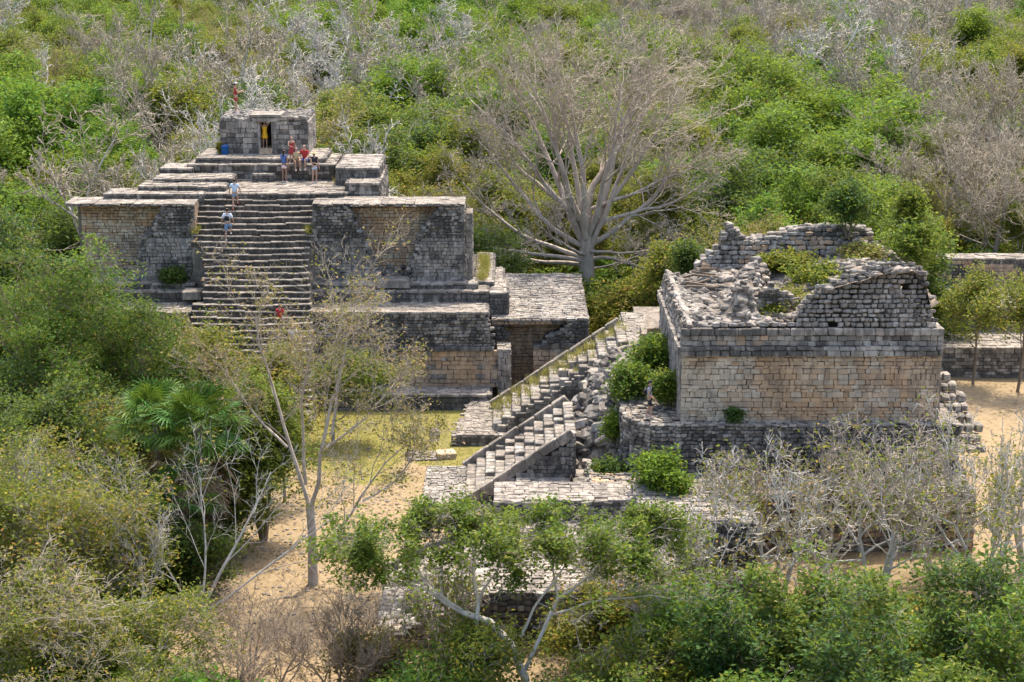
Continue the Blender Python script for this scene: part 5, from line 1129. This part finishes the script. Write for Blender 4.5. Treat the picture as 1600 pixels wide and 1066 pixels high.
tufts('tall_grass', 'tall straw coloured grass in the joints of stairs and terraces', pp, .5, 'dry_grass', 9, .1)

# fallen leaves and pebbles on the bare earth
n = 9000; C = np.c_[g.uniform(-16, 1, n), g.uniform(58, 84, n), np.zeros(n)]; keep = (np.sin(C[:, 0]*.9)+np.sin(C[:, 1]*.7+C[:, 0]*.4)+g.normal(0, .9, n)) > .1; C = C[keep]; n = len(C)
C2 = np.c_[g.uniform(17, 34, 3000), g.uniform(60, 100, 3000), np.zeros(3000)]; C = np.concatenate([C, C2]); n = len(C)
C[:, 2] = [gz(a, b)+.02 for a, b in C[:, :2]]; a = g.uniform(0, 6.28, n); L_ = g.uniform(.05, .12, n)[:, None]; u = np.c_[np.cos(a), np.sin(a), g.normal(0, .2, n)]; w = np.c_[-np.sin(a), np.cos(a), g.normal(0, .2, n)]
V = np.stack([C-u*L_, C+w*L_*.5, C+u*L_, C-w*L_*.5], 1).reshape(-1, 3); M['litter'] = leaf_mat('fallen_leaves', (.14,.09,.05), (.24,.17,.10), trans=.05)
tag(put('leaf_litter', fast_mesh('leaf_litter', V, [np.arange(n*4).reshape(-1, 4)], [M['litter']])), 'fallen brown leaves strewn over the bare earth', kind='stuff')
V, Fs, b0 = [], [], 0
for i in range(1500):
    x, y = g.uniform(-16, 3), g.uniform(60, 92)
    if x > -4.5 and y > 77: continue
    v, f = ROUGH[i % 8]; q = g.uniform(.03, .13); V.append(v*np.array([q*1.3, q, q*.7]) + np.array([x, y, gz(x, y)+q*.1])); Fs.append(f+b0); b0 += len(v)
tag(put('pebbles', fast_mesh('pebbles', np.concatenate(V), [np.concatenate(Fs)], [M['pale']])), 'small loose stones on the plaza earth', kind='stuff')
pp = []
for i in range(700):
    x, y = g.uniform(-14, 0), g.uniform(60, 84)
    if math.sin(x*.8+2)+math.sin(y*.5+x*.3)+g.normal(0, .5) > .7: pp.append((x, y, gz(x, y)))
tufts('dry_tufts', 'thin dry grass tufts on the bare earth', pp, .16, 'dry_grass', 8, .1)

# ================================================================== PEOPLE
for nme, c in dict(skin=(.42,.25,.17), skin_dark=(.25,.14,.09), hair=(.03,.022,.018), white_cloth=(.72,.72,.74), red_cloth=(.42,.035,.03), dark_red=(.32,.035,.035), blue_cloth=(.06,.12,.30), denim=(.16,.27,.42), light_denim=(.42,.5,.6),
                   pink_white=(.70,.55,.55), black_cloth=(.02,.02,.025), yellow_cloth=(.80,.42,.02), pale_blue=(.50,.60,.72), straw=(.50,.38,.20), grey_cloth=(.33,.33,.35), shoe=(.6,.6,.6), blue_plastic=(.01,.07,.22)).items():
    M[nme] = plain(nme, c)
def skin_obj(name, verts, edges, radii, mat, parent, root=0, lv=2):
    me = bpy.data.meshes.new(name); me.from_pydata(verts, edges, []); me.materials.append(M[mat]); o = put(name, me, parent)
    md = o.modifiers.new('body', 'SKIN'); md.use_smooth_shade = True
    for i, q in enumerate(radii):
        s_ = me.skin_vertices[0].data[i]; s_.radius = (q, q) if isinstance(q, (int, float)) else q; s_.use_root = (i == root)
    o.modifiers.new('smooth', 'SUBSURF').levels = lv; o.modifiers['smooth'].render_levels = lv; return o
STAND = dict(pel=(0,0,.93), spi=(0,0,1.12), che=(0,0,1.32), nec=(0,.005,1.47), hea=(0,-.01,1.62),
             eL=(-.23,.02,1.13), wL=(-.25,-.04,.88), eR=(.23,.02,1.13), wR=(.25,-.04,.88), kL=(-.10,-.01,.50), aL=(-.11,.03,.09), kR=(.10,-.01,.50), aR=(.11,.03,.09))
def person(label, loc, face, pose=None, shirt='white_cloth', shorts='denim', hair='hair', skin='skin', long_hair=False, cap=None, sleeve=.5, leg=.75, height=1.72, pack=None, dress=None, shoes='shoe', brim=False):
    J = dict(STAND); J.update(pose or {}); t = tag(empty('person', loc), label, 'person'); t.rotation_euler[2] = face; k = height/1.74*(1.1 if loc[1] > 90 else 1.0); t.scale = (k, k, k)
    v = lambda n: Vector(J[n]); pel, che = v('pel'), v('che'); up = (che-pel).normalized()
    shL, shR = che+Vector((-.165,0,.07)), che+Vector((.165,0,.07)); hpL, hpR = pel+Vector((-.085,0,-.05)), pel+Vector((.085,0,-.05))
    V = [pel, v('spi'), che, v('nec'), v('hea')-Vector((0,0,.06)), v('hea')+Vector((0,0,.05)), shL, v('eL'), v('wL'), shR, v('eR'), v('wR'), hpL, v('kL'), v('aL'), hpR, v('kR'), v('aR')]
    Rr = [(.135,.10), (.115,.09), (.135,.10), .05, (.072,.085), (.075,.09), .058, .04, .027, .058, .04, .027, .085, .056, .036, .085, .056, .036]
    E_ = [(0,1),(1,2),(2,3),(3,4),(4,5),(2,6),(6,7),(7,8),(2,9),(9,10),(10,11),(0,12),(12,13),(13,14),(0,15),(15,16),(16,17)]
    for a in (14, 17):
        i = len(V); V.append(V[a]+Vector((0,-.17,-.055))); Rr.append((.04,.026)); E_.append((a, i))
    for a, b, sg in ((7, 8, 1), (10, 11, -1)):                        # hands: palm, four fingers and a thumb
        d = (V[b]-V[a]).normalized(); s_ = Vector((0,-1,0)); s_ = (s_ - d*s_.dot(d)).normalized(); i = len(V); V.append(V[b]+d*.07); Rr.append((.032,.018)); E_.append((b, i))
        for q, ln in enumerate((.07,.08,.075,.06)):
            f = len(V); V += [V[i]+d*.025+s_*(.024-.016*q), V[i]+d*(.025+ln)+s_*(.028-.018*q)]; Rr += [.009,.007]; E_ += [(i, f), (f, f+1)]
        f = len(V); V += [V[b]+d*.03+s_*.03, V[b]+d*.07+s_*.055]; Rr += [.011,.009]; E_ += [(b, f), (f, f+1)]
    h = v('hea'); i = len(V); V.append(h+Vector((0,-.095,-.015))); Rr.append(.012); E_.append((5, i))
    skin_obj('body', V, E_, Rr, skin, t)
    for sx in (-1, 1):
        me = fast_mesh('eye', SHAPES[0][0]*.022, [SHAPES[0][1]], [M['hair']]); put('eye', me, t, h+Vector((sx*.032,-.088,.02)))
    # hair
    hv = [h+Vector((0,.02,.075)), h+Vector((0,.045,.0)), h+Vector((0,.045,-.08))] + ([h+Vector((0,.07,-.22)), h+Vector((0,.06,-.34))] if long_hair else [])
    skin_obj('hair', hv, [(i, i+1) for i in range(len(hv)-1)], [(.088,.088), (.088,.062), (.06,.04)] + ([.05,.03] if long_hair else []), hair, t)
    if cap:
        skin_obj('cap', [h+Vector((0,.01,.115)), h+Vector((0,.0,.07)), h+Vector((0,-.14,.055))], [(0,1),(1,2)], [(.07,.07), (.10,.10), (.06,.012)], cap, t)
        if brim:
            me = fast_mesh('brim', [(math.cos(a)*q, math.sin(a)*q, z) for q, z in ((.09,.0),(.19,-.025),(.19,-.035)) for a in [x*math.pi/8 for x in range(16)]], [[(r_*16+i, r_*16+(i+1) % 16, (r_+1)*16+(i+1) % 16, (r_+1)*16+i) for r_ in range(2) for i in range(16)]], [M[cap]]); put('hat_brim', me, t, h+Vector((0,0,.07)))
    lp_ = lambda a, b, f: a+(b-a)*f
    if shirt:
        V = [pel+up*.02, v('spi'), che, che+up*.10, shL, lp_(shL, v('eL'), sleeve), shR, lp_(shR, v('eR'), sleeve)]
        skin_obj('shirt', V, [(0,1),(1,2),(2,3),(2,4),(4,5),(2,6),(6,7)], [(.155,.125), (.14,.115), (.155,.125), .07, .078, .062, .078, .062], shirt, t)
    if dress:
        kn = (v('kL')+v('kR'))/2; V = [kn+Vector((0,0,.06)), lp_(kn, pel, .5), pel, v('spi'), che, che+up*.08, shL, shR]
        skin_obj('dress', V, [(0,1),(1,2),(2,3),(3,4),(4,5),(4,6),(4,7)], [(.25,.19), (.22,.17), (.165,.135), (.135,.115), (.15,.125), .07, .07, .07], dress, t)
    if shorts:
        V = [pel+up*.05, pel, hpL, lp_(hpL, v('kL'), leg), hpR, lp_(hpR, v('kR'), leg)]
        skin_obj('shorts', V, [(0,1),(1,2),(2,3),(1,4),(4,5)], [(.148,.118), (.155,.125), .108, .088, .108, .088], shorts, t)
    for a in ('aL', 'aR'): skin_obj('shoe', [v(a)+Vector((0,.03,-.045)), v(a)+Vector((0,-.08,-.055)), v(a)+Vector((0,-.17,-.06))], [(0,1),(1,2)], [(.05,.045), (.05,.038), (.045,.03)], shoes, t, lv=1)
    if pack:
        b = [che+Vector((0,.17,.04)), che+Vector((0,.20,-.12)), che+Vector((0,.18,-.27))]
        skin_obj('backpack', b, [(0,1),(1,2)], [(.13,.08), (.16,.10), (.14,.09)], pack, t)
        for sx in (-1, 1): skin_obj('strap', [che+Vector((sx*.1,.12,.12)), che+Vector((sx*.11,0,.17)), che+Vector((sx*.11,-.13,.05)), che+Vector((sx*.13,-.05,-.2))], [(0,1),(1,2),(2,3)], [.02]*4, pack, t, lv=1)
    return t
PI = math.pi
UP = dict(kL=(-.11,-.24,.66), aL=(-.11,-.20,.39), kR=(.10,-.02,.49), aR=(.11,.06,.09), eL=(-.27,-.02,1.14), wL=(-.30,-.16,.95), eR=(.27,.05,1.14), wR=(.30,-.05,.9))
SIT = dict(pel=(0,0,.52), spi=(0,-.02,.70), che=(0,-.05,.90), nec=(0,-.05,1.04), hea=(0,-.07,1.19), kL=(-.13,-.44,.52), aL=(-.12,-.42,.09), kR=(.13,-.44,.52), aR=(.14,-.40,.09), eL=(-.24,-.12,.70), wL=(-.17,-.36,.60), eR=(.24,-.12,.70), wR=(.17,-.36,.60))
def step_pos(px, i, dy=.18):
    y, z = yA-.302*i, zA-rise*i; return (Xp(px, y, z), y+dy, z+.012)
zt = zh+.33
person('person in red shorts and white cap standing on the shrine roof', (Xp(369, Ysh+1.6, zt), Ysh+1.6, zt), 1.9, dict(eL=(-.20,-.10,1.15), wL=(-.10,-.30,1.22), eR=(.20,-.10,1.15), wR=(.10,-.30,1.22)), 'dark_red', 'dark_red', cap='white_cloth', long_hair=False, sleeve=.2, leg=.6)
person('person in a yellow dress standing in the shrine doorway with raised arms', (Xp(415, Ysh+.55, zC), Ysh+.45, zC+.31), 0.1, dict(eL=(-.27,-.02,1.50), wL=(-.12,-.03,1.70), eR=(.27,-.02,1.50), wR=(.12,-.03,1.70)), None, None, dress='yellow_cloth', long_hair=True, height=1.55)
person('tall person in blue top and pale pink shorts standing beside the seated ones', (Xp(445, YB-.75, zA), YB-.75, zA+.03), PI-.5, dict(eR=(.24,-.14,1.22), wR=(.16,-.36,1.28)), 'blue_cloth', 'pink_white', long_hair=True, sleeve=.1, leg=.5, height=1.82, skin='skin_dark')
person('person in a dark red dress behind the tall one in blue, near the shrine steps', (Xp(457, YC-.15, zB), YC-.35, zB+.03), .4, dict(eL=(-.24,-.12,1.18), wL=(-.10,-.26,1.12)), None, None, dress='dark_red', long_hair=True, height=1.5)
person('seated person with white shoes, left of the seated one in red shirt', (Xp(463, YB-.0, zA), YB+.22, zA+.30+.35), .3, SIT, 'straw', 'skin_dark', long_hair=True, shoes='white_cloth', sleeve=.3, height=1.68)
person('seated person in bright red shirt and blue shorts on the platform edge', (Xp(477, YB+.1, zA), YB+.25, zA+.30+.4), -.2, SIT, 'red_cloth', 'blue_cloth', height=1.8, sleeve=.7)
person('person in black top and light denim shorts with a straw hat, rightmost of the group', (Xp(492, YB-.9, zA), YB-.9, zA+.03), .5, dict(eL=(-.24,-.1,1.16), wL=(-.12,-.28,1.14)), 'black_cloth', 'light_denim', cap='straw', brim=True, long_hair=True, sleeve=.3, leg=.5)
person('person in pale blue top and denim shorts climbing near the top of the stairway', step_pos(367, 3), PI, UP, 'pale_blue', 'denim', sleeve=.6, leg=.45, long_hair=False, height=1.7, shoes='dark_red')
person('person in white shirt with dark backpack climbing the middle of the stairway', step_pos(356, 8), PI, UP, 'white_cloth', 'denim', sleeve=.8, leg=.95, height=1.74, pack='black_cloth')
person('person in red shirt low on the stairway behind the bare branches', step_pos(438, 23), PI, UP, 'red_cloth', 'black_cloth', height=1.68)
person('person in white shirt sitting low on the stairway, right of the red shirt', step_pos(457, 25, .35), .2, SIT, 'white_cloth', 'grey_cloth', height=1.66)
person('person in grey shirt, black shorts and cap with backpack walking beside the temple', (Xp(1014, 75.7, 5), 75.75, 5.06), PI/2-.25, dict(kL=(-.10,-.12,.50), aL=(-.11,-.08,.10), kR=(.10,.0,.50), aR=(.11,.16,.12), eL=(-.22,-.02,1.13), wL=(-.2,-.2,.98), eR=(.22,.05,1.13), wR=(.24,-.08,.92)), 'grey_cloth', 'black_cloth', cap='black_cloth', shoes='grey_cloth', pack='black_cloth', height=1.76, leg=.85)
person('person in pale blue shirt half hidden by leaves at the lower right', at(1581, 61, 0), PI, None, 'pale_blue', 'white_cloth', cap='white_cloth')
# blue bin and yellow plant by the shrine
bn = tag(empty('plastic_bin', (Xp(352, Ysh-.35, zC), Ysh-.45, zC+.02)), 'dark blue plastic bin standing against the shrine front wall', 'bin')
def lathe(name, prof, mat, parent, k=18):
    V = [(math.cos(a)*q, math.sin(a)*q, z) for q, z in prof for a in [x*2*PI/k for x in range(k)]]; n = len(prof)
    return put(name, fast_mesh(name, V, [[(r_*k+i, r_*k+(i+1) % k, (r_+1)*k+(i+1) % k, (r_+1)*k+i) for r_ in range(n-1) for i in range(k)]], [M[mat]], smooth=False), parent)
lathe('body', [(.0,.0),(.2,.0),(.235,.45),(.25,.46),(.25,.49)], 'blue_plastic', bn); lathe('lid', [(.262,.48),(.265,.53),(.2,.57),(.06,.60),(.0,.61)], 'blue_plastic', bn)
tree('flowering_weed', 'yellow flowering weed beside the blue bin at the shrine left corner', 342, Ysh-.3, 470, 'shrub', .75, .22, .015, 'bark_brown', 'leaf_olive', per=6, spread=.06, size=.09, n=[5,4,3], stems=3, z=zC)
